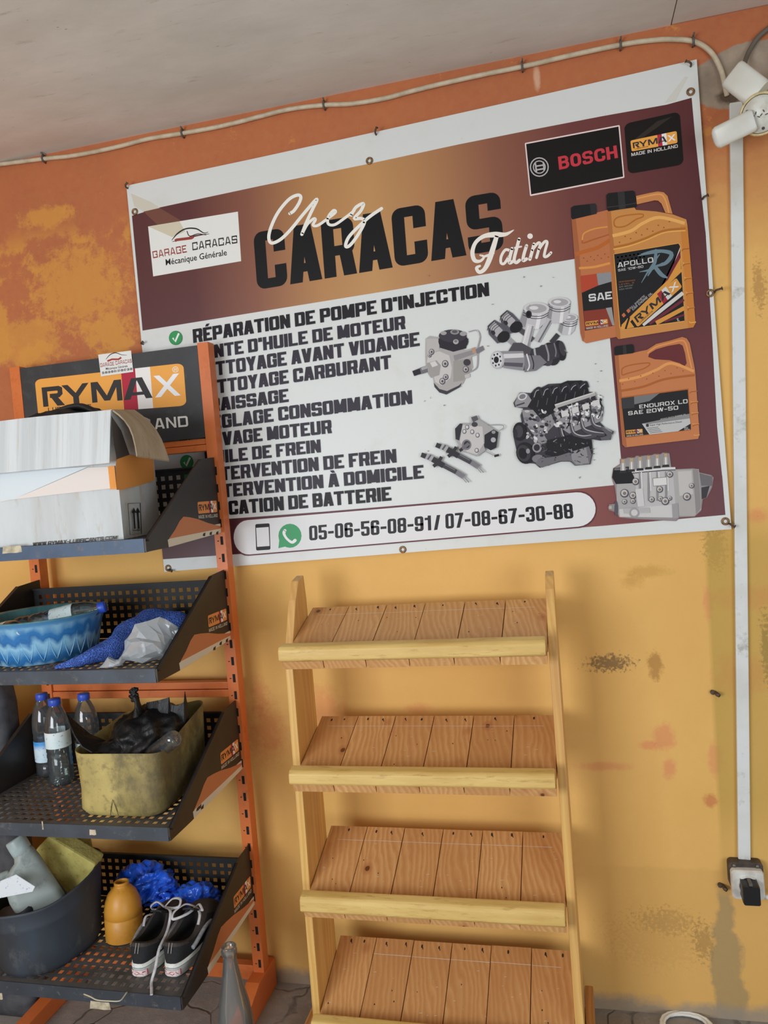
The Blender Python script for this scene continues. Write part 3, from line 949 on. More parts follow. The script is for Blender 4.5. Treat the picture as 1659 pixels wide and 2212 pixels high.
A.poly(zp((205, 172), (235, 166), (243, 178), (246, 228), (212, 236)), '#2e2c2d')
# the nearer of the two tall ones
A.poly(zp((480, 122), (560, 104), (610, 95), (645, 100), (668, 122), (698, 228), (655, 222), (632, 168), (612, 150), (590, 148), (485, 172)), '#d08a52')
A.line(zp((485, 138), (560, 120), (610, 112), (640, 120), (660, 160), (676, 222)), 3, '#eba45d', 5)
A.poly(zp((306, 215), (470, 188), (480, 205), (600, 214), (700, 232), (780, 262), (787, 300), (800, 450), (835, 880), (822, 905), (375, 976), (362, 962), (335, 550), (312, 260)), '#d08f4e')
A.poly(zp((306, 215), (330, 212), (338, 300), (362, 560), (388, 972), (375, 976), (362, 962), (335, 550), (312, 260)), '#b8733e')
A.poly(zp((745, 300), (787, 300), (800, 450), (835, 880), (822, 905), (790, 908), (770, 600)), '#cf8338')
A.line(zp((352, 300), (350, 270), (375, 248), (440, 235), (515, 230), (520, 246), (480, 262), (420, 300), (372, 308), (352, 300)), 3, '#b8702c', 5)
A.line(zp((340, 360), (450, 330), (520, 285), (620, 250), (770, 285)), 7, '#efb263', 6)
A.line(zp((345, 430), (440, 410), (540, 375), (650, 330), (775, 318)), 6, '#b5702f', 6)
A.line(zp((345, 440), (440, 420), (540, 385), (650, 340), (775, 328)), 3, '#ecae58', 6)
for i in range(10):
    A.ell(*z5(382 + i * 33, 398 - i * 11 - (i % 2) * 24), 1.7, 1.5, '#9a5a25', n=8, up=0)
for k in range(5):
    y0 = 440 + k * 88
    A.line(zp((752 + k * 9, y0 + 12), (760 + k * 9, y0), (800 + k * 8, y0 - 5)), 2.2, '#a9642a')
    A.line(zp((760 + k * 9, y0 + 78), (768 + k * 9, y0 + 86), (806 + k * 8, y0 + 82)), 2.2, '#eab059')
A.poly(zp((345, 468), (735, 402), (748, 420), (772, 862), (765, 872), (395, 922), (382, 910)), '#e8a84e')
A.poly(zp((349, 470), (733, 406), (742, 420), (770, 866), (388, 920)), '#1f1f22')
for i in range(7):
    for j in range(3):
        A.ell(*z5(372 + i * 24 + (j % 2) * 12, 488 + j * 20 - i * 4), 2.3, 2.0, '#29292c', n=6, up=0)
A.poly(zp((742, 428), (640, 700), (560, 800), (740, 480)), '#d9d6d0')
A.poly(zp((745, 440), (650, 640), (600, 760), (745, 520)), '#732a36')
A.poly(zp((746, 490), (660, 640), (748, 560)), '#dd9a45')
for i, (x0, y0, x1, y1, wd, col) in enumerate(((400, 900, 750, 560, 8, '#dd9a45'), (520, 890, 760, 700, 8, '#d9d6d0'), (560, 885, 765, 740, 6, '#732a36'), (600, 880, 768, 790, 9, '#dd9a45'), (650, 872, 768, 830, 4, '#732a36'))):
    A.line(zp((x0, y0), (x1, y1)), wd, col)
A.poly(zp((388, 905), (430, 850), (470, 905), (388, 920)), '#dd9a45')
A.line(zp((418, 915), (440, 845)), 4, '#1f1f22')
# the grey scratched letter
for pts, wd in (([(510, 470), (600, 450), (690, 465), (660, 520), (600, 540)], [3, 6, 9, 8, 4]), ([(600, 440), (590, 520), (550, 600)], [5, 8, 2]), ([(590, 540), (630, 590), (668, 610)], [8, 9, 3]),
                ([(490, 480), (560, 462), (640, 455)], [1, 6, 3]), ([(500, 575), (570, 560), (640, 520)], [1, 5, 2]), ([(512, 640), (560, 560), (620, 470)], [1, 4, 2])):
    A.line(zp(*pts), wd, '#6f8791', 5)
A.text('APOLLO', [z5(372, 550), z5(584, 517), z5(580, 487), z5(370, 520)], '#d3d2d0', 'thin')
A.text('SAE 10W-60', [z5(374, 573), z5(524, 549), z5(522, 535), z5(372, 559)], '#c5c4c2', 'thin')
for i in range(4):
    A.text('PERFORMANCE' if i == 0 else ('LEVEL 5' if i == 1 else ('API SN/CF' if i == 2 else 'ACEA A3/B4')), [z5(378, 640 + i * 15), z5(475 - i * 6, 628 + i * 15), z5(475 - i * 6, 620 + i * 15), z5(378, 632 + i * 15)], '#8d5a35' if i < 2 else '#7d7c7b', 'thin', up=0)
A.rymax([z5(490, 905), z5(755, 665), z5(720, 610), z5(445, 840)])
A.line(zp((493, 905), (757, 668)), 1.5, '#1f1f22')
A.text('FULL SYNTHETIC', [z5(447, 800), z5(535, 722), z5(528, 712), z5(440, 790)], '#b9b8b6', 'thin')
A.text('CAR ENGINE OIL', [z5(462, 806), z5(580, 705), z5(573, 694), z5(455, 796)], '#b9b8b6', 'thin')
for x, y in ((408, 832), (436, 806)):
    A.poly(zp((x - 14, y), (x, y - 14), (x + 12, y + 2), (x - 2, y + 16)), '#c96f45')
A.text('1L', [z5(722, 870), z5(740, 867), z5(739, 850), z5(721, 853)], '#c9c8c6', 'thin')
A.poly(zp((303, 118), (315, 106), (460, 90), (472, 98), (484, 182), (478, 190), (318, 212), (307, 205)), '#1d1c1e')
A.poly(zp((370, 100), (410, 95), (418, 196), (378, 202)), '#343234')
A.line(zp((308, 190), (400, 180), (482, 165)), 2, '#3a3839')
# the wide one below
A.poly(zp((352, 1072), (462, 1058), (505, 1048), (545, 1040), (600, 1005), (680, 985), (755, 963), (782, 972), (800, 1000), (830, 1150), (835, 1200), (858, 1545), (850, 1570), (415, 1621), (398, 1604), (372, 1300), (354, 1110)), '#c97f4f')
A.poly(zp((352, 1072), (375, 1068), (385, 1200), (425, 1619), (415, 1621), (398, 1604), (372, 1300), (354, 1110)), '#ac6840')
A.poly(zp((552, 1082), (558, 1062), (600, 1036), (670, 1016), (738, 1004), (758, 1014), (772, 1060), (782, 1120), (770, 1138), (740, 1120), (680, 1102), (590, 1096)), '#6b3033')
A.line(zp((548, 1060), (600, 1022), (680, 1000), (745, 984), (775, 1000), (795, 1080), (812, 1150)), 3, '#e79a57', 5)
A.line(zp((395, 1180), (400, 1150), (450, 1130), (560, 1118), (530, 1150), (430, 1180), (400, 1190), (395, 1180)), 2.5, '#b3622c', 4)
A.line(zp((380, 1225), (500, 1200), (600, 1160), (690, 1120), (825, 1168)), 6, '#e8a05c', 6)
A.line(zp((385, 1285), (520, 1260), (650, 1215), (830, 1190)), 5, '#b3652f', 6)
for i in range(11):
    A.ell(*z5(400 + i * 36, 1245 - i * 8 - (i % 2) * 26), 1.5, 1.3, '#a2592a', n=8, up=0)
for k in range(4):
    y0 = 1290 + k * 66
    A.line(zp((800 + k * 6, y0 + 8), (808 + k * 6, y0), (848 + k * 3, y0 - 5)), 2, '#a5602c')
    A.line(zp((805 + k * 6, y0 + 56), (812 + k * 6, y0 + 62), (850 + k * 3, y0 + 58)), 2, '#e59b54')
A.poly(zp((386, 1322), (792, 1270), (808, 1518), (414, 1566)), '#b3652f')
A.poly(zp((391, 1328), (788, 1277), (804, 1514), (416, 1560)), '#222224')
A.poly(zp((391, 1328), (468, 1318), (470, 1385), (396, 1392)), '#3b3b3d')
A.poly(zp((468, 1318), (620, 1298), (560, 1345), (470, 1365)), '#77787a')
A.poly(zp((515, 1480), (800, 1445), (804, 1480), (730, 1525), (560, 1545)), '#c5c6c4')
A.poly(zp((515, 1480), (600, 1462), (800, 1420), (800, 1448), (560, 1482)), '#8e8f8f')
A.text('ENDUROX LD', [z5(500, 1390), z5(788, 1357), z5(786, 1333), z5(498, 1368)], '#dad9d6', 'thin')
A.text('SAE 20W-50', [z5(434, 1430), z5(732, 1395), z5(730, 1372), z5(432, 1407)], '#dad9d6', 'thin')
A.text('HEAVY DUTY ENGINE OIL', [z5(625, 1458), z5(780, 1428), z5(779, 1420), z5(624, 1450)], '#b6b5b3', 'thin')
A.rr([z5(540, 1500), z5(557, 1498), z5(555, 1480), z5(538, 1482)], (.3, .3), '#3a3a3c')
A.text('Super High Performance Diesel', [z5(562, 1494), z5(752, 1472), z5(751, 1462), z5(561, 1484)], '#555557', 'plain')
for i in range(4):
    A.line(zp((545 + i * 6, 1508 + i * 9), (612 + i * 8, 1500 + i * 9)), 1.3, '#77777a', up=0)
A.poly(zp((735, 1524), (806, 1480), (806, 1514)), '#222224')
A.text('5L', [z5(768, 1518), z5(800, 1514), z5(799, 1498), z5(767, 1502)], '#b9b8b6', 'thin')
A.rymax([z5(420, 1544), z5(520, 1534), z5(518, 1510), z5(418, 1520)], sub=False)
A.text('MADE IN HOLLAND', [z5(424, 1558), z5(522, 1547), z5(521, 1538), z5(423, 1549)], '#c8c2bb', 'thin')
A.poly(zp((350, 1028), (362, 1018), (455, 1006), (464, 1012), (468, 1054), (462, 1060), (356, 1074), (352, 1068)), '#1e1d1f')
A.poly(zp((400, 1014), (420, 1011), (424, 1064), (404, 1067)), '#333133')
art.layer = LB

art.k = 1.12
# --- printed pictures: engine parts
def z4(x, y): return (850 + x / 3.318, 560 + y / 3.318)
def z4p(*pts): return [z4(*p) for p in pts]
def seg_ell(x, y, rx, ry, col, rot=0, n=20):
    A.ell(*z4(x, y), rx / 3.318, ry / 3.318, col, rot, n)
def seg_line(pts, wd, col, sm=0):
    A.line(z4p(*pts), [q / 3.318 for q in wd] if isinstance(wd, (list, tuple)) else wd / 3.318, col, sm)
def seg_poly(pts, col):
    A.poly(z4p(*pts), col)
g0, g1, g2, g3, g4, g5 = '#232227', '#4d4a50', '#77747a', '#9a9799', '#b9b6b5', '#d3d2d1'
# pump with round black head
seg_line([(540, 520), (600, 510), (622, 560), (605, 640), (606, 720), (596, 780), (545, 810)], 10, g3, 5)
seg_line([(540, 516), (598, 506), (618, 558)], 3, g5, 5)
seg_poly([(232, 570), (260, 550), (330, 560), (330, 640), (520, 650), (600, 630), (615, 680), (560, 700), (570, 780), (540, 800), (500, 890), (470, 915), (380, 955), (330, 945), (295, 900), (285, 850), (235, 800), (230, 700)], '#a9a5a3')
seg_poly([(250, 680), (330, 660), (400, 690), (420, 780), (410, 850), (345, 905), (300, 880), (280, 800), (240, 740)], '#c4c0bd')
seg_poly([(290, 885), (330, 930), (385, 945), (470, 905), (490, 885), (480, 915), (380, 970), (330, 955), (295, 915)], '#3a373b')
seg_poly([(430, 690), (570, 650), (580, 680), (440, 730)], '#8c888a')
seg_poly([(430, 730), (560, 710), (560, 790), (500, 870), (430, 880)], '#98948f')
seg_poly([(235, 570), (330, 570), (330, 650), (240, 690)], '#b5b1ae')
seg_ell(430, 590, 108, 66, '#29262d')
seg_poly([(322, 570), (538, 570), (520, 640), (430, 664), (335, 635)], '#29262d')
seg_ell(425, 550, 100, 46, '#3a3640')
seg_ell(440, 522, 32, 18, '#8f8b8c'); seg_ell(440, 520, 20, 11, '#55515a'); seg_ell(360, 530, 22, 14, '#9f9b9b'); seg_ell(500, 535, 24, 16, '#9f9b9b'); seg_ell(448, 592, 20, 18, '#aaa6a5')
seg_ell(448, 588, 11, 9, '#77737a')
seg_poly([(140, 800), (200, 775), (265, 755), (275, 800), (215, 820), (150, 835)], '#6d6a70')
seg_poly([(136, 802), (190, 785), (200, 820), (150, 838)], '#242228')
seg_poly([(200, 778), (265, 756), (270, 775), (205, 796)], '#a5a2a4')
seg_poly([(240, 745), (310, 725), (340, 760), (330, 830), (270, 850), (250, 820)], '#9b9896')
seg_poly([(262, 742), (300, 730), (320, 760), (280, 775)], '#cfccca')
for x, y, r in ((275, 665, 20), (372, 750, 24), (352, 875, 22), (376, 845, 20), (520, 790, 22), (262, 690, 14)):
    seg_ell(x, y, r, r * 1.1, '#55525a'); seg_ell(x - 2, y - 2, r * .72, r * .8, '#b2afad'); seg_ell(x, y, r * .35, r * .4, '#4a474e')
seg_ell(528, 740, 26, 24, '#3b383f'); seg_poly([(585, 650), (640, 620), (652, 650), (600, 680)], '#77737a'); seg_poly([(560, 640), (585, 630), (595, 670), (568, 680)], '#b08f78')
seg_poly([(510, 830), (548, 818), (550, 845), (515, 855)], '#bdb9b6')
# pistons and crankshaft
def piston(cx, cy, rx, ry, h, dx, dark=False):
    c = ['#bdbcbe', '#8f8e91', '#6c6a6e'] if not dark else ['#77757a', '#4a484d', '#302e33']
    seg_poly([(cx - rx, cy), (cx + rx, cy), (cx + rx - dx, cy + h), (cx + rx * .5 - dx, cy + h + ry), (cx - rx * .5 - dx, cy + h + ry), (cx - rx - dx, cy + h)], c[0])
    seg_poly([(cx - rx, cy), (cx - rx * .55, cy), (cx - rx * .55 - dx, cy + h + ry * .8), (cx - rx - dx, cy + h)], c[1])
    seg_poly([(cx + rx * .2, cy), (cx + rx * .5, cy), (cx + rx * .5 - dx, cy + h + ry), (cx + rx * .2 - dx, cy + h + ry)], '#dedddd' if not dark else '#9a989b')
    for k in range(3):
        y = cy + 12 + k * 16
        seg_line([(cx - rx - dx * k * .1, y), (cx - rx * .4, y + ry * .55), (cx + rx * .4, y + ry * .55), (cx + rx - dx * k * .1, y)], 5, '#3a383d', 5)
    seg_ell(cx, cy, rx, ry, '#c9c8c8' if not dark else '#8a888c')
    seg_ell(cx, cy, rx * .8, ry * .7, '#a3a1a3' if not dark else '#5c5a5f')
    seg_ell(cx - rx * .2, cy - ry * .1, rx * .35, ry * .3, '#d5d4d4' if not dark else '#7b797e')
seg_line([(900, 500), (1000, 580)], 36, g1); seg_line([(820, 570), (900, 640)], 34, g3)
for cx, cy, ang in ((1190, 620, 0), (1120, 680, 0), (1060, 700, 0)):
    pass
seg_ell(1195, 655, 40, 75, g0, -15); seg_ell(1210, 640, 22, 55, '#3c3a40', -15)
seg_line([(1225, 650), (1245, 672)], 6, g2)
seg_ell(1130, 680, 62, 85, '#2a282d', -20); seg_ell(1090, 690, 48, 80, '#44424a', -20); seg_ell(1060, 700, 30, 66, g0, -20)
seg_poly([(930, 660), (1160, 600), (1190, 700), (960, 800)], '#3a383e')
seg_line([(1010, 640), (1020, 700), (1050, 760)], 14, '#a9a7aa', 5); seg_line([(1090, 610), (1110, 680), (1110, 730)], 12, '#8f8d91', 5); seg_line([(1150, 600), (1165, 660), (1160, 700)], 9, '#77757a', 5)
piston(1262, 420, 58, 30, 92, 24)
seg_line([(1180, 540), (1130, 600)], 34, '#3a383e')
piston(1190, 310, 78, 38, 110, 18)
seg_line([(1120, 430), (1030, 590)], 44, '#b7b6b8'); seg_line([(1128, 440), (1040, 595)], 12, '#6c6a6f')
piston(1025, 355, 92, 46, 100, 30)
seg_ell(970, 397, 22, 28, '#2b292e'); seg_ell(968, 395, 13, 18, '#0f0e12')
seg_line([(985, 470), (930, 680)], 56, '#cbcaca'); seg_line([(1000, 480), (950, 690)], 14, '#8e8c90'); seg_line([(968, 480), (915, 665)], 6, '#e0dfdf')
# two lying pistons on the left
for cx, cy in ((835, 450), (745, 520)):
    seg_poly([(cx - 70, cy - 40), (cx - 20, cy - 85), (cx + 20, cy - 60), (cx + 85, cy + 10), (cx + 50, cy + 70), (cx, cy + 85), (cx - 60, cy + 20)], '#55535a')
    seg_poly([(cx - 60, cy - 30), (cx - 20, cy - 70), (cx + 40, cy - 10), (cx - 5, cy + 40)], '#a9a8aa')
    for k in range(4):
        seg_line([(cx - 72 + k * 13, cy - 8 + k * 11), (cx - 56 + k * 13, cy - 50 + k * 11), (cx - 22 + k * 13, cy - 76 + k * 11)], 4, g0, 4)
    seg_ell(cx + 45, cy + 38, 48, 38, '#1d1c20', -35)
    seg_ell(cx - 28, cy + 8, 13, 17, '#2b292e', -30)
seg_poly([(860, 600), (920, 600), (990, 640), (960, 760), (930, 800), (830, 770), (800, 700)], '#4c4a50')
seg_poly([(775, 660), (930, 660), (950, 720), (930, 800), (790, 780)], '#8d8b8f')
seg_poly([(790, 680), (930, 675), (935, 705), (790, 712)], '#cfcecf'); seg_poly([(790, 740), (930, 745), (925, 775), (795, 765)], '#55535a')
seg_poly([(940, 690), (1050, 690), (1100, 740), (1020, 800), (940, 810)], '#77757a'); seg_line([(955, 680), (975, 760), (960, 800)], 10, '#d3d2d3', 4); seg_line([(985, 680), (1005, 750), (1000, 790)], 8, '#2b292e', 4)
seg_ell(748, 722, 48, 64, '#b3b2b4'); seg_ell(742, 722, 40, 56, '#cdccce'); seg_ell(738, 722, 18, 24, '#1d1c20')
for k in range(8):
    a = k * math.pi / 4 + .2
    seg_ell(740 + 30 * math.cos(a), 722 + 42 * math.sin(a), 6, 8, '#2b292e', n=8)
# engine block
random.seed(5)
sil = [(985, 960), (1010, 930), (1060, 920), (1110, 895), (1200, 890), (1250, 870), (1290, 890), (1340, 868), (1380, 880), (1400, 950), (1440, 955), (1450, 1000), (1480, 1020), (1505, 1060), (1500, 1120), (1480, 1170), (1520, 1210), (1565, 1250), (1555, 1295), (1480, 1300), (1420, 1290), (1430, 1380), (1410, 1470), (1300, 1480), (1270, 1450), (1200, 1450), (1050, 1495), (1015, 1465), (960, 1460), (905, 1440), (880, 1360), (860, 1270), (870, 1190), (920, 1170), (910, 1120), (930, 1070), (870, 1060), (860, 1030), (910, 955)]
seg_poly(sil, '#3d3b41')
seg_poly([(985, 960), (1060, 925), (1200, 895), (1250, 872), (1340, 870), (1385, 890), (1400, 960), (1160, 1040), (1150, 1100), (1060, 1150), (1000, 1080), (960, 1060)], '#1b1a1e')
for k in range(6):
    x = 1010 + k * 66
    seg_line([(x - 12, 1010 - k * 14), (x + 6, 940 - k * 8), (x + 40, 925 - k * 9), (x + 58, 990 - k * 14)], [10, 14, 14, 10], '#2d2b31', 6)
    seg_line([(x - 2, 990 - k * 13), (x + 12, 948 - k * 8), (x + 34, 938 - k * 9)], 5, '#a3a2a5', 5)
    seg_line([(x + 20, 1060 - k * 16), (x + 30, 1010 - k * 15)], 5, '#55535a')
seg_poly([(870, 1030), (905, 955), (960, 965), (990, 1010), (960, 1060), (880, 1062)], '#8f8d90'); seg_ell(925, 985, 34, 26, '#c9c8c9', -20); seg_ell(925, 985, 24, 17, '#77757a', -20); seg_line([(880, 1050), (940, 1030)], 10, '#3d3b41')
seg_poly([(920, 1080), (1000, 1080), (1060, 1150), (1130, 1110), (1160, 1180), (1080, 1260), (1110, 1310), (1050, 1330), (990, 1240), (940, 1170)], '#8b898c')
for i in range(70):
    x, y = random.uniform(925, 1130), random.uniform(1080, 1300)
    if abs(x - 1010) + abs(y - 1180) > 170: continue
    seg_ell(x, y, random.uniform(6, 20), random.uniform(5, 14), random.choice(['#d5d4d3', '#55535a', '#2b292e', '#b5b3b3', '#77757a']), random.uniform(0, 90), n=7)
seg_poly([(1150, 1100), (1440, 1010), (1500, 1060), (1490, 1160), (1260, 1250), (1180, 1200)], '#8e8c8e')
for i in range(120):
    x = random.uniform(1160, 1490); y = 1110 - (x - 1160) * .27 + random.uniform(-40, 110)
    seg_ell(x, y, random.uniform(6, 22), random.uniform(5, 15), random.choice(['#dedddc', '#c5c4c4', '#55535a', '#2b292e', '#2b292e', '#a3a1a3']), random.uniform(-40, 40), n=7)
seg_poly([(1155, 1042), (1440, 952), (1448, 978), (1165, 1070)], '#aaa8a6'); seg_poly([(1155, 1042), (1440, 952), (1442, 960), (1157, 1051)], '#c9c7c4')
for k in range(4):
    x, y = 1200 + k * 75, 1095 - k * 25
    seg_poly([(x, y), (x + 48, y - 16), (x + 54, y + 24), (x + 8, y + 40)], '#c9c8c7')
    seg_line([(x + 56, y - 20), (x + 64, y + 60), (x + 40, y + 120)], 6, '#1d1c20', 4)
for k in range(4):
    x, y = 1215 + k * 72, 1230 - k * 30
    seg_line([(x - 15, y - 20), (x + 5, y + 50), (x + 70, y + 78), (x + 180 - k * 12, y + 40 + k * 22)], [22, 26, 28, 24], '#4a484d', 6)
    seg_line([(x - 12, y - 18), (x + 8, y + 42), (x + 70, y + 66), (x + 170 - k * 12, y + 32 + k * 22)], [6, 8, 8, 4], '#a9a7aa', 6)
seg_poly([(1480, 1190), (1530, 1220), (1565, 1248), (1550, 1295), (1490, 1300), (1480, 1280), (1530, 1265), (1500, 1230)], '#5c5a5f')
seg_ell(905, 1235, 48, 66, '#1b1a1e'); seg_ell(900, 1235, 30, 44, '#3d3b41'); seg_ell(875, 1250, 16, 34, '#2b292e')
seg_ell(945, 1390, 64, 78, '#1b1a1e', -15); seg_ell(935, 1390, 48, 60, '#38363b', -15); seg_ell(928, 1392, 30, 40, '#17161a', -15); seg_ell(965, 1375, 14, 18, '#8f8d90')
seg_ell(1030, 1350, 34, 36, '#8f8d90'); seg_ell(1028, 1350, 22, 24, '#2b292e'); seg_ell(1040, 1430, 46, 30, '#77757a')
seg_poly([(1100, 1300), (1260, 1260), (1420, 1300), (1410, 1360), (1180, 1420), (1090, 1400)], '#1d1c20')
seg_poly([(1040, 1430), (1180, 1410), (1400, 1340), (1420, 1400), (1405, 1470), (1300, 1478), (1275, 1448), (1200, 1445), (1060, 1492), (1020, 1466)], '#6a686c')
seg_poly([(1270, 1380), (1380, 1350), (1400, 1460), (1310, 1472), (1280, 1440)], '#8a888b')
for i in range(60):
    x, y = random.uniform(1040, 1400), random.uniform(1270, 1470)
    seg_line([(x, y), (x + random.uniform(-30, 30), y + random.uniform(-20, 20))], random.uniform(3, 7), random.choice(['#1b1a1e', '#8f8d90', '#55535a', '#3d3b41']))
for y in (1365, 1400):
    seg_line([(1410, y), (1440, y - 8)], 5, '#55535a')
# small pump and two injectors
seg_poly([(445, 1220), (500, 1175), (560, 1180), (560, 1130), (600, 1120), (615, 1150), (650, 1170), (740, 1230), (745, 1250), (680, 1260), (650, 1330), (660, 1370), (600, 1415), (540, 1390), (480, 1380), (470, 1330), (445, 1290)], '#a3a0a0')
seg_poly([(445, 1215), (480, 1178), (500, 1180), (475, 1300), (450, 1290)], '#2b292e')
seg_poly([(500, 1190), (640, 1200), (650, 1320), (600, 1400), (530, 1380), (480, 1310)], '#c0bdbb')
seg_poly([(560, 1135), (600, 1122), (612, 1150), (575, 1170)], '#55535a'); seg_ell(585, 1185, 22, 18, '#3d3b41')
seg_poly([(655, 1260), (720, 1220), (755, 1240), (740, 1350), (700, 1370), (655, 1345)], '#242228'); seg_ell(718, 1295, 18, 18, '#a9a7aa'); seg_ell(720, 1240, 14, 12, '#8f8d90')
seg_line([(690, 1190), (780, 1190), (790, 1210), (760, 1230)], 7, g3, 4)
for x, y in ((512, 1235), (568, 1238), (606, 1262), (532, 1205), (600, 1370)):
    seg_ell(x, y, 15, 17, '#55525a'); seg_ell(x - 1, y - 1, 10, 12, '#c9c6c4')
seg_ell(528, 1330, 34, 38, '#77757a'); seg_ell(530, 1328, 22, 26, '#2b292e'); seg_line([(545, 1320), (480, 1370)], 24, '#6a686c'); seg_line([(498, 1360), (478, 1374)], 20, '#242228')
seg_line([(660, 1375), (720, 1405)], 6, g3); seg_line([(725, 1412), (758, 1402)], 16, g0)
for ox, oy in ((0, 0), (-105, 70)):
    seg_line([(310 + ox, 1330 + oy), (345 + ox, 1345 + oy)], 34, '#2b292e'); seg_line([(345 + ox, 1340 + oy), (395 + ox, 1365 + oy)], 40, '#a3a1a3'); seg_line([(362 + ox, 1345 + oy), (372 + ox, 1352 + oy)], 40, '#55535a')
    seg_line([(390 + ox, 1362 + oy), (470 + ox, 1410 + oy)], 40, '#29272c'); seg_line([(440 + ox, 1370 + oy), (455 + ox, 1345 + oy)], 24, '#29272c'); seg_line([(400 + ox, 1395 + oy), (415 + ox, 1415 + oy)], 30, '#29272c')
    seg_line([(470 + ox, 1408 + oy), (560 + ox, 1455 + oy)], 34, '#3d3b41'); seg_line([(480 + ox, 1402 + oy), (550 + ox, 1440 + oy)], 6, '#77757a')
    seg_line([(560 + ox, 1455 + oy), (615 + ox, 1490 + oy)], 36, '#77757a'); seg_line([(612 + ox, 1488 + oy), (650 + ox, 1528 + oy)], 9, '#8f8d90'); seg_line([(600 + ox, 1492 + oy), (632 + ox, 1530 + oy)], 6, '#8f8d90')
art.layer = LB
# injection pump with six outlets, lower right
ol = [(310, 1975), (350, 1960), (365, 1940), (350, 1850), (335, 1800), (345, 1745), (385, 1720), (385, 1690), (420, 1685), (430, 1680), (470, 1680), (480, 1670), (520, 1670), (530, 1668), (575, 1665), (590, 1658), (625, 1660), (640, 1650), (680, 1655), (690, 1735), (720, 1750), (820, 1745), (850, 1750), (860, 1770), (930, 1785), (945, 1800), (935, 1860), (905, 1920), (880, 1930), (870, 2000), (830, 2035), (740, 2040), (720, 2060), (480, 2050), (380, 2040), (360, 2010), (315, 1995)]
A.poly(zp(*ol), '#8a6a68')
A.poly(zp(*[(x + (640 - x) * .02, y + (1860 - y) * .02) for x, y in ol]), '#8f8c8d')
A.poly(zp((365, 1765), (720, 1755), (735, 2040), (380, 2035), (365, 1950)), '#a8a5a5')
A.poly(zp((470, 1770), (700, 1762), (715, 1960), (500, 1990), (480, 1880)), '#b9b7b6')
A.poly(zp((380, 1990), (730, 1960), (735, 2040), (385, 2035)), '#c7c5c3')
A.poly(zp((345, 1745), (440, 1735), (470, 1800), (460, 1835), (360, 1840), (338, 1800)), '#1d1c20')
A.line(zp((350, 1752), (430, 1748)), 4, '#6a686c')
A.poly(zp((720, 1755), (855, 1750), (870, 1990), (830, 2030), (735, 2030)), '#a9a6a3')
A.poly(zp((730, 1765), (810, 1760), (820, 1900), (740, 1910)), '#bdbab6')
A.poly(zp((818, 1752), (852, 1752), (868, 1985), (838, 2020)), '#8a8785')
A.poly(zp((858, 1775), (935, 1795), (935, 1850), (870, 1850)), '#6b686a'); A.poly(zp((870, 1860), (920, 1850), (900, 1920), (872, 1930)), '#3a383c')
A.line(zp((455, 1765), (640, 1748), (715, 1745)), 5, '#d3d1cf'); A.line(zp((455, 1775), (640, 1758), (715, 1755)), 2, '#4c4a4e')
for k in range(6):
    x = 402 + k * 51; y = 1700 - k * 7
    A.poly(zp((x - 18, y + 60), (x + 18, y + 57), (x + 22, y + 72), (x - 22, y + 75)), '#2d2b2f')
    A.poly(zp((x - 13, y + 15), (x + 13, y + 13), (x + 16, y + 58), (x - 16, y + 60)), '#a29e9a')
    A.poly(zp((x - 4, y + 15), (x + 4, y + 14), (x + 6, y + 58), (x - 4, y + 59)), '#d8d5d1')
    A.poly(zp((x - 9, y - 12), (x + 9, y - 13), (x + 10, y + 14), (x - 10, y + 15)), '#b3997c')
    A.ell(*z5(x, y - 12), 3.2, 1.6, '#6e5d4e', n=10)
for k in range(4):
    x = 500 + k * 52
    A.line(zp((x, 1765), (x + 4, 1880), (x + 2, 1940)), [2, 5, 3], '#8a8788', 4); A.line(zp((x + 12, 1768), (x + 16, 1880)), 3, '#d3d1d0')
A.poly(zp((580, 1805), (662, 1798), (665, 1845), (584, 1852)), '#d6d4d1'); A.line(zp((580, 1805), (662, 1798), (665, 1845), (584, 1852), (580, 1805)), 1.2, '#77757a')
for x, y, r in ((478, 1825, 22), (412, 1895, 26), (462, 1908, 22), (622, 1872, 20), (682, 1782, 20), (574, 1932, 18), (626, 1928, 16), (655, 1942, 24), (682, 1925, 14), (412, 1945, 16), (462, 1942, 16), (784, 1915, 24), (812, 1850, 16)):
    A.ell(*z5(x, y), r / 2.76, r / 2.76, '#55525a', n=14); A.ell(*z5(x - 2, y - 2), r * .75 / 2.76, r * .75 / 2.76, '#bcb9b6', n=14); A.ell(*z5(x, y), r * .4 / 2.76, r * .4 / 2.76, '#7d7268', n=12)
A.poly(zp((475, 1870), (520, 1865), (530, 1970), (490, 1975)), '#c9c7c6'); A.poly(zp((405, 1985), (560, 1980), (565, 2010), (410, 2015)), '#b1aeae')
A.ell(*z5(470, 2010), 11, 11, '#9a9797'); A.ell(*z5(470, 2010), 7, 7, '#c9c7c6')
A.line(zp((320, 1978), (372, 1972)), 12, '#8a8788'); A.ell(*z5(362, 1985), 4, 16, '#55525a'); A.line(zp((318, 1980), (335, 1978)), 6, '#b6aaa0')
A.poly(zp((695, 1960), (730, 1955), (735, 2040), (700, 2045)), '#9a9798')
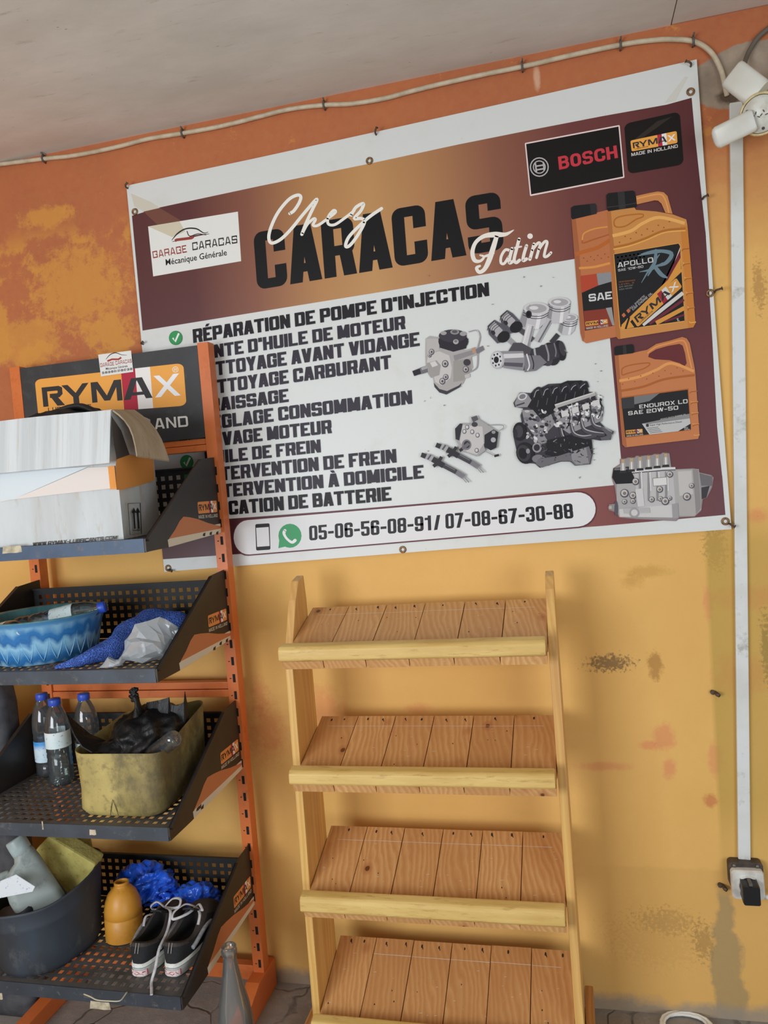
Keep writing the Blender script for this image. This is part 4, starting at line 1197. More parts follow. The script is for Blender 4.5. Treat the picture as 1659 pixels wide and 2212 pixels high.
# dirt specks
random.seed(3)
for i in range(26):
    x, y = random.uniform(900, 1300), random.uniform(590, 1040)
    A.ell(x, y, random.uniform(.6, 1.6), random.uniform(1, 3), '#8b867e', random.uniform(0, 90), n=6, up=0)
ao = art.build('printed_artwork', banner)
uvl = ao.data.uv_layers.new(name='UVMap')
for lp in ao.data.loops:
    if lp.vertex_index in art.mb.uv:
        uvl.data[lp.index].uv = art.mb.uv[lp.vertex_index]
brass = mottled('tarnished_brass', '#8a6a48', '#5e4632', 200, 0.45, metal=0.6)
def ring(c, R, r, n=18, k=8, axis=Vector((0, -1, 0))):
    mb = MB()
    rings = []
    for i in range(n + 1):
        a = 2 * math.pi * i / n
        d = Vector((math.cos(a), 0, math.sin(a)))
        rings.append([Vector(c) + d * (R + r * math.cos(b)) + axis * (r * .7 * math.sin(b)) for b in (2 * math.pi * j / k for j in range(k))])
    mb.loft(rings, 0, True)
    return mb
for px, py in ((798, 347), (1492, 198), (291, 457), (1534, 633), (1567, 1126), (363, 1227), (870, 1187)):
    p = W(px, py, BY - 0.002)
    ring(p, 0.0075, 0.0028).build('eyelet', brass, banner)
rust = mottled('rusty_iron', '#5a4a3c', '#3a2f28', 160, 0.6, metal=0.3)
steel = M('#7c7a74', 0.45, 0.5)
for px, py, lab, bx, bz in ((281, 410, 'bent rusty nail through the upper left corner of the banner', .008, .01), (815, 295, 'bent rusty nail in the middle of the top edge of the banner', .006, .012),
                            (1490, 149, 'bent rusty nail through the upper right corner of the banner', -.012, .008), (1516, 434, 'nail halfway down the right edge of the banner beside the printed black cap', .010, .004),
                            (1543, 632, 'nail through the eyelet on the right edge beside the printed oil canister', .013, .003), (1573, 1131, 'nail at the lower right corner eyelet of the banner', .010, -.006),
                            (314, 745, 'nail on the left edge of the banner just above the rack header sign', .008, .004), (372, 1229, 'bent nail at the lower left corner eyelet behind the rack', .012, -.003)):
    p = W(px, py, 0)
    mb = MB()
    mb.tube(smooth_path([p + Vector((0, -0.001, 0)), p + Vector((0, -0.022, 0.001)), p + Vector((bx * .5, -0.028, bz * .6)), p + Vector((bx, -0.026, bz))], 4), 0.0026, 8)
    e = p + Vector((bx, -0.026, bz))
    mb.tube([e, e + Vector((bx * .12, 0, bz * .12))], 0.0045, 8)
    tag(mb.build('nail', rust, loc=p), lab, 'nail', 'nails holding the banner')
for px, py, lab in ((1544, 1495, 'broken screw stub sticking out of the ochre wall left of the white conduit'), (1560, 1911, 'rusty screw stub in the wall just left of the power socket')):
    p = W(px, py, 0)
    mb = MB()
    mb.tube([p + Vector((0, -0.001, 0)), p + Vector((0.004, -0.016, -0.002)), p + Vector((0.008, -0.02, -0.004))], [0.0045, 0.0055, 0.0045], 8)
    mb.tube([p + Vector((-.006, -0.001, .001)), p + Vector((-.006, -0.008, .001))], 0.006, 8)
    tag(mb.build('wall_screw', rust, loc=p), lab, 'screw')

# ------------------------------------------------------------------ cable, conduit, lamp and socket on the wall
cable_m = mottled('cream_cable', '#b9ad95', '#a3977f', 30, 0.5)
pts = [(-60, 362), (0, 355), (94, 343), (160, 336), (250, 318), (320, 300), (394, 288), (480, 272), (560, 252), (625, 236), (700, 227), (760, 224), (829, 213), (885, 198), (950, 182), (1040, 162), (1128, 144), (1240, 118), (1340, 97), (1400, 88), (1450, 85), (1500, 90), (1535, 112), (1556, 148), (1566, 185), (1572, 203)]
P = [W(x, y, -0.010) for x, y in pts]
P = [Vector((-2.69, -0.010, 2.562)), Vector((-2.3, -0.010, 2.556)), Vector((-1.98, -0.010, 2.566))] + P
P[-1].y = -0.001
cable = thing('electric_cable', P[15], 'cream electric cable clipped along the top of the orange wall under the ceiling', 'cable')
mb = MB()
mb.tube(smooth_path(P, 5), 0.0062, 10)
mb.build('cable_run', cable_m, cable)
clip_m = M('#55504a', 0.5)
for px, py in ((94, 343), (394, 288), (700, 227), (1128, 144), (1340, 97), (1497, 89)):
    p = W(px, py, -0.010)
    mb = MB()
    mb.tube([p + Vector((0, .009, -.009)), p + Vector((0, -.004, -.009)), p + Vector((0, -.0085, 0)), p + Vector((0, -.004, .009)), p + Vector((0, .009, .009))], 0.0028, 6)
    mb.tube([p + Vector((0, 0.008, .011)), p + Vector((.002, -.012, .014))], 0.0024, 6)
    mb.build('cable_clip', clip_m, cable)

a, b = W(1588, 225), W(1606, 1852)
dv = (a - b).normalized()
sv = Vector((dv.z, 0, -dv.x))
cm = mottled('white_conduit_plastic', '#c9ccca', '#b3b2a8', 5, 0.45, 0.45, 0.75, c3='#98938a')
conduit = None
mb = MB()
hw = 0.0150
pr = [b - sv * hw, b + sv * hw, a + sv * hw, a - sv * hw]
mb.prism([p + Vector((0, -0.013, 0)) for p in pr], (0, 0.0125, 0))
tag(mb.build('cable_conduit', cm, loc=b, bevel=0.0025), 'long white plastic cable conduit running down the wall right of the banner', 'conduit')
# socket
sk = thing('power_socket', W(1607, 1900), 'white surface-mounted wall socket at the bottom end of the white conduit', 'socket')
c0 = W(1608, 1893)
bm_ = mottled('grimy_dark_box', '#4a3d33', '#2d2724', 40, 0.6)
mb = MB()
mb.prism([c0 + Vector((x, -0.001, z + .017)) for x, z in rrect(.041, .034, .010)], (0, -0.026, 0))
mb.build('back_box', bm_, sk)
mb = MB()
rr_ = rrect(.039, .038, .010)
mb.loft([[c0 + Vector((x, -0.027, z)) for x, z in rr_], [c0 + Vector((x, -0.042, z)) for x, z in rr_], [c0 + Vector((x * .94, -0.046, z * .94)) for x, z in rr_]], cap1=True, smooth=False)
mb.lathe([(.026, 0), (.026, .004), (.022, .004), (.020, -.001)], c0 + Vector((0, -.046, 0)), 28, mat=Matrix.Rotation(math.pi / 2, 3, 'X'))
mb.build('socket_plate', mottled('white_socket_plastic', '#cfcfca', '#aeaaa0', 20, 0.4), sk)
for x in (-.028, .028):
    mb = MB()
    mb.lathe([(.005, 0), (.005, .003), (0, .003)], c0 + Vector((x, -.027, .042)), 12, mat=Matrix.Rotation(math.pi / 2, 3, 'X'))
    mb.build('mounting_screw', M('#6b665e', 0.4, 0.6), sk)
pc = c0 + Vector((0.0, -.0467, -.004))
plug = thing('adapter_plug', pc, 'black square adapter plug pushed into the white wall socket', 'plug')
mb = MB()
rr_ = rrect(.0205, .0235, .005)
mb.loft([[pc + Vector((x, 0, z)) for x, z in rr_], [pc + Vector((x * 1.02, -.03, z - .003)) for x, z in rr_], [pc + Vector((x * .97, -.036, z - .004)) for x, z in rr_]], cap0=True, cap1=True, smooth=False)
mb.build('plug_body', M('#161618', 0.38), plug)
mb = MB()
mb.box(pc + Vector((-.004, -.032, .020)), pc + Vector((.004, -.004, .027)))
mb.build('grip_tab', M('#55524e', 0.5), plug)
q = c0 + Vector((.0392, -.036, -.033))
mb = MB()
mb.tube([q + Vector((-.0, 0, 0)), q + Vector((.012, 0, 0))], .006, 8)
mb.tube(smooth_path([q + Vector((.012, 0, 0)), q + Vector((.03, .002, .002)), q + Vector((.06, .01, -.02)), q + Vector((.10, .015, -.10)), q + Vector((.11, .02, -.30))], 6), .0022, 8)
tag(mb.build('charging_cord', M('#d6d6d2', 0.45), loc=q), 'thin white cord leaving the right side of the wall socket', 'cord')

# folding workshop lamp
hub = W(1644, 246, -0.13)
lamp = thing('folding_lamp', Vector((hub.x + .02, 0, hub.z + .04)), 'white folding panel lamp on a yellowed round hub in the upper right corner', 'lamp')
ax = (CAM - hub).normalized() * .75 + Vector((-.1, -.3, -.15))
ax.normalize()
rot = ax.to_track_quat('Z', 'Y').to_matrix()
hm = mottled('yellowed_plastic', '#c7b98e', '#a8986a', 60, 0.5)
mb = MB()
mb.lathe([(.028, -.06), (.044, -.045), (.047, -.005), (.046, .004), (.043, .007), (.041, .004)], hub, 32, mat=rot, cap0=True)
mb.build('hub', hm, lamp)
mb = MB()
mb.lathe([(.040, .005), (.039, .009), (.0, .010)], hub, 32, mat=rot)
for k in range(3):
    aa = 2.1 * k + .6
    mb.lathe([(.0035, .0101), (.0, .0112)], hub + rot @ Vector((.031 * math.cos(aa), .031 * math.sin(aa), 0)), 8, mat=rot, mi=1)
for k in range(7):
    mb.box((-.003, -.001, .0104), (.003, .001, .0112), 1, Matrix.Translation(hub) @ rot.to_4x4() @ Matrix.Translation((-.016 + k * .0055, .014 * math.sin(k * 2.0) * .4, 0)) @ Matrix.Rotation(k * 1.3, 4, 'Z'))
mb.build('hub_cap', [mottled('white_lamp_plastic', '#c7c8c0', '#b3b0a3', 50, 0.4), M('#3f3528', 0.6)], lamp)
mb = MB()
back = Vector((hub.x + .03, -.001, hub.z + .05))
mb.tube([hub - ax * .055, hub * .5 + back * .5 + Vector((0, -.01, .012)), back], [.027, .024, .03], 16)
mb.build('bulb_holder', mottled('stained_holder', '#b8a87c', '#6e5d43', 70, 0.55), lamp)
pm = mottled('diffuser_plastic', '#c3c4bc', '#bab8ae', 12, 0.35)
def lamp_panel(a, b, wd, th, tip):
    d = (b - a)
    L = d.length
    d.normalize()
    vdir = (CAM - (a + b) / 2).normalized()
    s = d.cross(vdir).normalized()
    u = s.cross(d).normalized()
    mb = MB()
    rings = []
    for t in (0, .02, .06, .5, .88, .95, .985, 1.0):
        e = 1.0
        if t > .88: e = math.sqrt(max(0.0, 1 - ((t - .88) / .12) ** 2)) * (1 - tip) + tip
        if t < .03: e = .9
        c = a + d * L * t
        rings.append([c + s * x * (e if tip < .5 else 1 - (1 - e) * .4) + u * y * e for x, y in rrect(wd / 2, th / 2, th * .35)])
    mb.loft(rings, cap0=True, cap1=True)
    return mb
lamp_panel(W(1641, 205, -.125), W(1583, 160, -.10), .064, .034, .86).build('light_panel', pm, lamp)
lamp_panel(W(1630, 258, -.135), W(1540, 302, -.11), .050, .028, .25).build('light_panel', pm, lamp)
mb = MB()
mb.tube(smooth_path([W(1606, 146, -.05), W(1612, 125, -.02), W(1622, 104, -.010), W(1640, 78, -.010), W(1675, 50, -.010)], 5), .006, 8)
tag(mb.build('grey_wire', M('#5d564c', 0.5), loc=W(1640, 78, 0)), 'dark grey wire curving down the cement patch to the folding lamp', 'cable')

# ------------------------------------------------------------------ orange display rack
GX0, GX1 = -1.620, -0.962
rack = thing('display_rack', (-1.28, -0.1, 0), 'orange steel slotted display rack with four dark perforated trays and an oil brand header sign', 'rack')
om = mottled('orange_enamel', '#c46a35', '#ba602c', 6, 0.42, 0.4, 0.7, c3='#ad592a')
om2 = om
slot = M('#120f0d', 0.8)
dark_m = mottled('dark_enamel', '#18191b', '#131416', 9, 0.65, 0.4, 0.7, c3='#22211f')
def upright(x0, x1):
    mb = MB()
    mb.box((x0, -.085, 0.0), (x1, -.048, 1.928))
    n0 = len(mb.f)
    z = 0.10
    while z < 1.60:
        cx = x0 + (x1 - x0) * .66
        mb.face([(cx - .0042, -.0853, z), (cx + .0042, -.0853, z), (cx + .0042, -.0853, z + .024), (cx - .0042, -.0853, z + .024)], 1)
        mb.face([(cx - .014, -.0852, z + .010), (cx - .0085, -.0852, z + .010), (cx - .0085, -.0852, z + .0125), (cx - .014, -.0852, z + .0125)], 1)
        z += .05
    return mb.build('upright', [om, slot], rack)
upright(GX0, GX0 + .035)
upright(GX1 - .033, GX1)
for za, zb, two in ((1.622, 1.658, True), (.906, .950, True), (.055, .10, False)):
    mb = MB()
    if two:
        zm = (za + zb) / 2
        mb.box((GX0 + .035, -.078, zm + .0015), (GX1 - .033, -.052, zb))
        mb.box((GX0 + .035, -.082, za), (GX1 - .033, -.052, zm))
    else:
        mb.box((GX0 + .035, -.078, za), (GX1 - .033, -.052, zb))
    mb.build('cross_rail', om, rack, bevel=.002)
for x in (GX0 + .0175, GX1 - .0165):
    mb = MB()
    mb.prism([(x - .021, -.01, 0), (x - .021, -.01, .085), (x - .021, -.13, .085), (x - .021, -.22, .05), (x - .021, -.47, .04), (x - .021, -.47, 0)], (.042, 0, 0))
    mb.build('base_leg', om, rack, bevel=.003)
# header sign
hs = MB()
hx0, hx1, hz0, hz1 = GX0 + .036, GX1 - .034, 1.660, 1.922
hs.box((hx0, -.084, hz0), (hx1, -.072, hz1))
header_sign = hs.build('header_sign', mottled('charcoal_sign', '#2f3133', '#26282a', 7, 0.5, c3='#3b3d3f'), rack, loc=(0, 0, 0))
ha = Art((0, -.0844, 0), (0, -1, 0))
HQ = [(83, 900), (403, 876), (396, 784), (75, 820)]
ha.rymax(HQ, sub=True, o='#dc9a48', dk='#302f30')
ha.text('MADE IN HOLLAND', [(88, 948), (407, 921), (405, 898), (86, 925)], '#d2d1cd', 'thin')
ha.ell(379, 798, 6.5, 6.5, '#dcd5c8'); ha.ell(379, 798, 5.2, 5.2, '#dc9a48'); ha.text('R', [(376.5, 801.5), (382, 801), (382, 795), (376.5, 795.5)], '#dcd5c8', 'thin')
ha.build('sign_print', header_sign)
sa = Art((0, -.0862, 0), (0, -1, 0))
sa.poly([(218, 813), (288, 803), (283, 757), (212, 766)], '#d3d2ce')
sa.line([(229, 776), (238, 766), (250, 762), (262, 766), (274, 767)], [.8, 1.8, 1.8, 1.2, .8], '#2a2523', 5)
sa.line([(232, 780), (242, 776), (256, 776), (262, 772)], 4, '#9a3b30')
sa.text('GARAGE', [(217, 793), (247, 789), (246, 781), (216, 785)], '#8a3a35', 'tech')
sa.text('CARACAS', [(250, 788), (285, 783), (284, 775), (249, 780)], '#8a3a35', 'tech')
sa.text('Mécanique Générale', [(229, 799), (276, 792.5), (275.5, 787.5), (228.5, 794)], '#2b2627', 'plain')
sa.text('05-06-56-08-91 / 07-08-67-30-88', [(221, 808), (286, 799), (285.5, 794), (220.5, 803)], '#2b2627', 'phone')
sa.build('paper_sticker', header_sign, label='small white garage sticker')

# trays
TZ = [1.405, 1.095, 0.715, 0.31]
TY = [-.487, -.490, -.500, -.515]
BH = [.178, .165, .165, .142]
TX0, TX1 = GX0 + .034, -.9775
tray_m = [mottled('dusty_tray_' + str(i), a_, b_, 18, 0.6, 0.4, 0.68, c3=c_) for i, (a_, b_, c_) in enumerate((('#2c2e31', '#242629', '#3a3833'), ('#565049', '#3c3935', '#6a5c4e'), ('#504b47', '#3a3836', '#5f574d'), ('#4c4a48', '#383735', '#5c554c')))]
def perforated(mb, o, u, v, nu, nv, lu, lv, mg, hole=.52, mi=0):
    """sheet with a grid of square holes: o origin, u and v unit axes"""
    pu, pv = (lu - 2 * mg) / nu, (lv - 2 * mg) / nv
    xs, ys = [0.0, ], [0.0, ]
    for i in range(nu):
        xs += [mg + pu * (i + .5 - hole / 2), mg + pu * (i + .5 + hole / 2)]
    xs.append(lu)
    for j in range(nv):
        ys += [mg + pv * (j + .5 - hole / 2), mg + pv * (j + .5 + hole / 2)]
    ys.append(lv)
    vs = [Vector(o) + Vector(u) * a + Vector(v) * b for b in ys for a in xs]
    n = len(xs)
    fs = []
    for j in range(len(ys) - 1):
        for i in range(n - 1):
            if i % 2 == 1 and j % 2 == 1: continue
            fs.append((j * n + i, j * n + i + 1, (j + 1) * n + i + 1, (j + 1) * n + i))
    mb.idx(vs, fs, mi)
brk_dark = mottled('bracket_enamel', '#282321', '#201c1a', 12, 0.45)
for i in range(4):
    z, yf, bh = TZ[i], TY[i], BH[i]
    tr = MB()
    perforated(tr, (TX0, yf, z), (1, 0, 0), (0, 1, 0), 24, 14, TX1 - TX0, -.119 - yf, .012)
    tray = tr.build('tray', tray_m[i], rack, loc=(0, 0, 0), weld=True, solid=.0016)
    lp = MB()
    lp.box((TX0, yf - .0015, z - .032), (TX1, yf + .001, z + .0012))
    lp.box((TX0, yf, z - .032), (TX1, yf + .018, z - .0305))
    lp.build('front_lip', mottled('lip_enamel_%d' % i, ['#3d5068', '#3a424c', '#3d434b', '#33383f'][i], ['#34465c', '#32383f', '#343a40', '#2b3036'][i], 14, 0.5, c3='#5a5a56'), tray)
    bp = MB()
    perforated(bp, (TX0, -.1185, z + .003), (1, 0, 0), (0, 0, 1), 24, 6 if i < 3 else 5, TX1 - TX0, bh - .012, .010)
    bp.box((TX0, -.126, z + bh - .009), (TX1, -.1178, z + bh - .005))
    bp.build('back_panel', dark_m, tray, weld=False, solid=.0012)
    prof = [(yf, -.031), (yf, .001), (-.178, bh + .012), (-.088, bh + .018), (-.084, -.020), (yf + .10, -.031)]
    for s, X in ((0, TX0 - .0045), (1, TX1 + .001)):
        bk = MB()
        bk.prism([(X, y, z + dz) for y, dz in prof], (.0035, 0, 0))
        # folded flange along the sloping edge
        bk.prism([(X, yf, z + .001), (X, yf + .006, z - .006), (X, -.172, z + bh + .004), (X, -.178, z + bh + .012)], (.010 if s else -.008, 0, 0))
        br = bk.build('bracket', brk_dark, tray)
        if s:
            XA = X + .0037
            ba = Art((XA, 0, 0), (1, 0, 0), k=1.25)
            ba.conv = lambda y, d, XA=XA, z=z: Vector((XA, y, z + d))
            ba.poly([(-.384, -.0305), (-.386, -.012), (-.30, .004), (-.083, .006), (-.084, -.0195), (-.2, -.024)], '#c9c0ad')
            arc = [(-.380, -.010), (-.345, .010), (-.318, .030), (-.296, .040), (-.262, .036), (-.218, .028), (-.16, .013), (-.083, -.002)]
            ba.poly(arc[::1] + [(-.083, -.008), (-.22, -.009)], '#b5714a')
            ba.rymax([(-.213, .042), (-.098, .040), (-.097, .073), (-.212, .074)], sub=False, o='#cf854a', dk='#2a2320')
            ba.text('MADE IN HOLLAND', [(-.214, .029), (-.099, .026), (-.098, .035), (-.213, .038)], '#bdb5a8', 'thin')
            if i in (1, 2, 0):
                random.seed(i)
                for k in range(3):
                    y = -.20 + k * .04 if i < 2 else -.37 + k * .012
                    d = -.022 + random.uniform(-.003, .004)
                    ba.poly([(y, d), (y + .014, d - .002), (y + .018, d + .008), (y + .004, d + .006)], '#2b211b')
            ba.build('bracket_print', tray)
# worn paper and tape left on two of the lips
for (px, py, wd, hh, i) in ((200, 1798, .018, .014, 2), (92, 1783, .0035, .022, 2), (215, 2172, .056, .020, 3), (0, 2152, .014, .018, 3), (25, 1187, .055, .018, 0)):
    p = W(px, py, TY[i] - .0017)
    mb = MB()
    pts = [p + Vector((x * wd / 2 * (1 + .1 * math.sin(5 * k)), -.0003, y * hh / 2)) for k, (x, y) in enumerate(((-1, -1), (-.3, -.9), (.5, -1), (1, -.8), (.96, .2), (1, 1), (.2, .92), (-.9, 1)))]
    mb.prism(pts, (0, .0008, 0))
    mb.build('tape_scrap', mottled('old_tape_%d' % px, '#b5ab92', '#8d836c', 60, 0.6), rack, label='scrap of old cream tape')

# ------------------------------------------------------------------ pine rack
pine = thing('pine_shelf_rack', (-.397, -.2, 0), 'pine display rack with four sloping slatted shelves and chunky front rails', 'rack')
def pine_mat(name, light, darkc, axis, seedscale=1.0, knots=True, rough=0.42):
    m, t = newmat(name, rough)
    oi = t.n('ShaderNodeObjectInfo')
    base = t.coord()
    sh = t.n('ShaderNodeVectorMath', operation='ADD')
    cmb = t.n('ShaderNodeCombineXYZ')
    t.l(t.math('MULTIPLY', oi.outputs['Random'], 7.3), cmb.inputs[0])
    t.l(t.math('MULTIPLY', oi.outputs['Random'], 13.7), cmb.inputs[1])
    t.l(t.math('MULTIPLY', oi.outputs['Random'], 3.1), cmb.inputs[2])
    t.l(base, sh.inputs[0]); t.l(cmb.outputs[0], sh.inputs[1])
    v = sh.outputs[0]
    sc = [1, 1, 1]; sc[axis] = 0.10
    vs_ = t.mapping(v, scale=tuple(sc))
    warp = t.noise(vs_, 9.0, 3.0, 0.5)
    sp = t.n('ShaderNodeSeparateXYZ'); t.l(v, sp.inputs[0])
    cross = [o for i, o in enumerate(sp.outputs) if i != axis]
    g = t.math('ADD', t.math('MULTIPLY', cross[0], 70.0), t.math('MULTIPLY', warp, 6.0))
    g = t.math('ADD', g, t.math('MULTIPLY', cross[1], 30.0))
    ringv = t.math('FRACT', g)
    tri = t.math('ABSOLUTE', t.math('SUBTRACT', ringv, 0.35))
    f = t.mapr(tri, 0.0, 0.6, 1.0, 0.0)
    fine = t.noise(t.mapping(v, scale=tuple(140 if i != axis else 4 for i in range(3))), 1.0, 3.0, 0.6)
    f = t.math('ADD', f, t.mapr(fine, 0.3, 0.7, -0.12, 0.16), True)
    c = t.mix(f, hx(light), hx(darkc))
    big = t.noise(t.mapping(v, scale=tuple(sc)), 14.0, 2.0)
    c = t.mix(t.mapr(big, 0.4, 0.7, 0, .5), c, hx('#b3804f'))
    # each board its own tone
    c = t.mix(t.mapr(oi.outputs['Random'], 0.0, 1.0, 0.0, 0.5 if knots else .15), c, hx('#a87647'))
    if knots:
        vo = t.n('ShaderNodeTexVoronoi', feature='F1')
        ks = [11, 11, 11]; ks[axis] = 7.5
        t.l(t.mapping(v, scale=tuple(ks)), vo.inputs['Vector'])
        vo.inputs['Scale'].default_value = 1.0
        kd = t.math('ADD', vo.outputs['Distance'], t.math('MULTIPLY', t.math('SUBTRACT', fine, 0.5), 0.05))
        c = t.mix(t.mapr(kd, 0.20, 0.07, 0, .55), c, hx('#99582e'))
        c = t.mix(t.mapr(kd, 0.075, 0.055, 0, .9), c, hx('#4d2a18'))
    scuff = t.noise(v, 30.0, 6.0, 0.75)
    c = t.mix(t.mapr(scuff, 0.66, 0.74, 0, .35), c, hx('#d8cbb6'))
    t.l(c, t.p.inputs['Base Color'])
    t.bump(f, 0.12, 0.001)
    return m
pm_board = pine_mat('pine_board', '#d0a670', '#ba8853', 1)
pm_side = pine_mat('pine_side', '#d6b068', '#c69a54', 2, knots=False)
pm_rail = mottled('rough_sawn_rail', '#cdb06c', '#b89551', 20, 0.5, 0.35, 0.7, stretch=(.22, 1, 1.4), c3='#a07c42', bump=.2)
nail_m = M('#2a2421', 0.7)
chalk = M('#cbbfae', 0.8)
RX0, RX1 = -.718, -.072
for sx in (0, 1):
    x0 = RX0 - .022 if sx == 0 else RX1 + .001
    mb = MB()
    if sx == 0:
        prof = [(-.288, 0), (-.283, .30), (-.268, 1.04), (-.252, 1.095), (-.205, 1.20), (-.172, 1.247), (-.128, 1.256), (-.120, 1.19), (-.118, 0)]
    else:
        prof = [(-.300, 0), (-.290, .30), (-.270, 1.04), (-.252, 1.10), (-.20, 1.20), (-.170, 1.228), (-.128, 1.236), (-.120, 1.19), (-.118, 0)]
    mb.prism([(x0, y, z) for y, z in prof], (.021, 0, 0))
    mb.build('side_panel', pm_side, pine, loc=(x0 - pine.location.x, 0, 0), bevel=.003)
BZ = [1.158, .848, .532, .212]
bw = (RX1 - RX0) / 6
random.seed(21)
proto = {}
for i, zb in enumerate(BZ):
    # cleat that carries the boards, then boards and the front rail
    yb, yfr = -.082, -.342
    drop = [.088, .088, .096, .10][i]
    ang = math.atan2(drop, yb - yfr)
    L = math.hypot(yb - yfr, drop)
    org = Vector((0, yb, zb))
    rot = Matrix.Rotation(ang, 4, 'X')
    # local frame: x right, -y down the slope, z up from the board face
    T = Matrix.Translation(org) @ rot
    cl = MB()
    cl.box((RX0 + .001, -.19, -.044), (RX1 - .001, -.15, -.0235), 0, T)
    shelf = cl.build('shelf', pm_side, pine, loc=(0, 0, 0))
    for k in range(6):
        b = MB()
        x0 = RX0 + k * bw + .0011
        x1 = RX0 + (k + 1) * bw - .0011
        jz = random.uniform(-.0012, .0012)
        b.box((x0 - .0, -L, -.022 + jz), (x1, 0, jz), 0, T)
        org_b = (T @ Vector(((x0 + x1) / 2, -L / 2, 0)))
        loc_b = org_b - rootloc(shelf)
        bo = MB()
        bo.v, bo.f, bo.mi, bo.sm = b.v, b.f, b.mi, b.sm
        # nail heads and hammer marks near the back edge
        for xn in ([.28, .74] if random.random() < .65 else [.5]):
            xx = x0 + (x1 - x0) * (xn + random.uniform(-.08, .08))
            yy = -.012 - random.uniform(0, .006)
            rr = random.uniform(.0024, .0036)
            bo.face([T @ Vector((xx + rr * math.cos(a) * .8, yy + 1.8 * rr * math.sin(a), jz + .0004)) for a in (j * math.pi / 4 for j in range(8))], 1)
            if random.random() < .5:
                bo.face([T @ Vector((xx + .001 + dx, yy - .004 + dy, jz + .0004)) for dx, dy in ((0, 0), (.0024, -.006), (.0036, -.005), (.002, .002))], 1)
        for q in range(random.choice((0, 1, 2, 3))):
            xx = random.uniform(x0 + .012, x1 - .012); yy = -random.uniform(.06, .21); rr = random.uniform(.001, .0018)
            bo.face([T @ Vector((xx + rr * math.cos(a), yy + 1.5 * rr * math.sin(a), jz + .0004)) for a in (j * math.pi / 3 for j in range(6))], 1)
        # pale scratch running across the boards
        yy = -.045 - (.004 if i > 1 else 0)
        if not (i == 3 and k == 0):
            xa, xb = x0 + (.03 if k == 0 else 0), x1 - (.03 if k == 5 else 0)
            bo.face([T @ Vector(p) for p in ((xa, yy, jz + .0003), (xb, yy - .0008, jz + .0003), (xb, yy + .0010, jz + .0003), (xa, yy + .0012, jz + .0003))], 2)
        for q in range(4):
            xx = random.uniform(x0 + .01, x1 - .02); yy = -random.uniform(.05, .24); ln = random.uniform(.002, .010)
            bo.face([T @ Vector(p) for p in ((xx, yy, jz + .0003), (xx + ln, yy + .001, jz + .0003), (xx + ln * .9, yy + .0022, jz + .0003), (xx + .0005, yy + .0012, jz + .0003))], 2)
        o = bo.build('board', [pm_board, nail_m, chalk], shelf, loc=tuple(loc_b))
    rl = MB()
    h = [.058, .056, .062, .060][i]
    pr = [(-.004, -.016), (-.004, h * .32), (-.014, h * .46), (-.034, h * .40), (-.040, h * .30), (-.041, -.020), (-.036, -.024), (-.004, -.024)]
    # the rail stands upright on the low end of the boards
    cx = T @ Vector((0, -L, 0))
    prw = [(cx.y + a_ + .030, cx.z + b_ + .018) for a_, b_ in ((-.001, -.016), (-.001, h * .30), (-.009, h * .40), (-.031, h * .32), (-.038, h * .20), (-.0395, -h * .22), (-.037, -h * .28), (-.0335, -h * .30), (-.0335, -.012))]
    rl.prism([(RX0 - .005, y, z) for y, z in prw], (RX1 - RX0 + .003, 0, 0))
    rl.build('front_rail', pm_rail, pine, bevel=.004)
for sx, y0 in ((-1, -.36), (1, -.36)):
    mb = MB()
    x = RX0 - .024 if sx < 0 else RX1 + .024
    prof = [(y0, 0), (y0 - .004, .06), (y0 + .02, .10), (-.06, .105), (-.052, .09), (-.052, 0)]
    mb.prism([(x, y, z) for y, z in prof], (sx * .022, 0, 0))
    mb.build('foot_block', pine_mat('foot_pine', '#b98a56', '#94602f', 1, knots=False), pine, bevel=.004)

# ------------------------------------------------------------------ things on the orange rack
film = clear_plastic('clear_bottle_plastic', body=0.05, haze=0.04)
bag_film = clear_plastic('clear_bag_film', tint=(0.90, 0.93, 0.95), body=0.20, rough=0.14, haze=0.36)
Z1, Z2, Z3, Z4 = (z + .0012 for z in TZ)

# cardboard box on the top tray
card = mottled('white_cardboard', '#b9bebf', '#abaeac', 4, 0.7, 0.42, 0.7, stretch=(3, 1, .6), c3='#a89f92')
kraft = mottled('kraft_board', '#a09078', '#918168', 7, 0.8, stretch=(1, 4, 1), c3='#7d6c54')
dark_card = M('#3a332d', 0.8)
FL, FR = Vector((-1.500, -.468, Z1)), Vector((-1.046, -.462, Z1))
BRc, BLc = Vector((-1.118, -.165, Z1)), Vector((-1.515, -.175, Z1))
HB = .312
box = thing('cardboard_box', (-1.29, -.31, Z1), 'open white cardboard box with drooping flaps on the top tray of the orange rack', 'box')
up = Vector((0, 0, HB))
def wall_pts(a, b, bulge, n=8):
    d = (b - a)
    nn = Vector((d.y, -d.x, 0)).normalized()
    return [a + d * (i / n) + nn * bulge * math.sin(math.pi * i / n) for i in range(n + 1)]
ringp = wall_pts(FL, FR, .002)[:-1] + wall_pts(FR, BRc, .012)[:-1] + wall_pts(BRc, BLc, .002)[:-1] + wall_pts(BLc, FL, .004)[:-1]
ctr = sum(ringp, Vector()) / len(ringp)
inn = [p + (ctr - p).normalized() * .005 for p in ringp]
mb = MB()
mb.loft([ringp, [p + up * .5 for p in ringp], [p + up for p in ringp]], smooth=False)
mb.loft([[p + up for p in ringp], [p + up for p in inn], [p + Vector((0, 0, .02)) for p in inn]], mi=1, smooth=False)
mb.face([p + Vector((0, 0, .004)) for p in inn], 1)
mb.face(ringp[::-1], 0)
body = mb.build('box_body', [card, kraft], box)
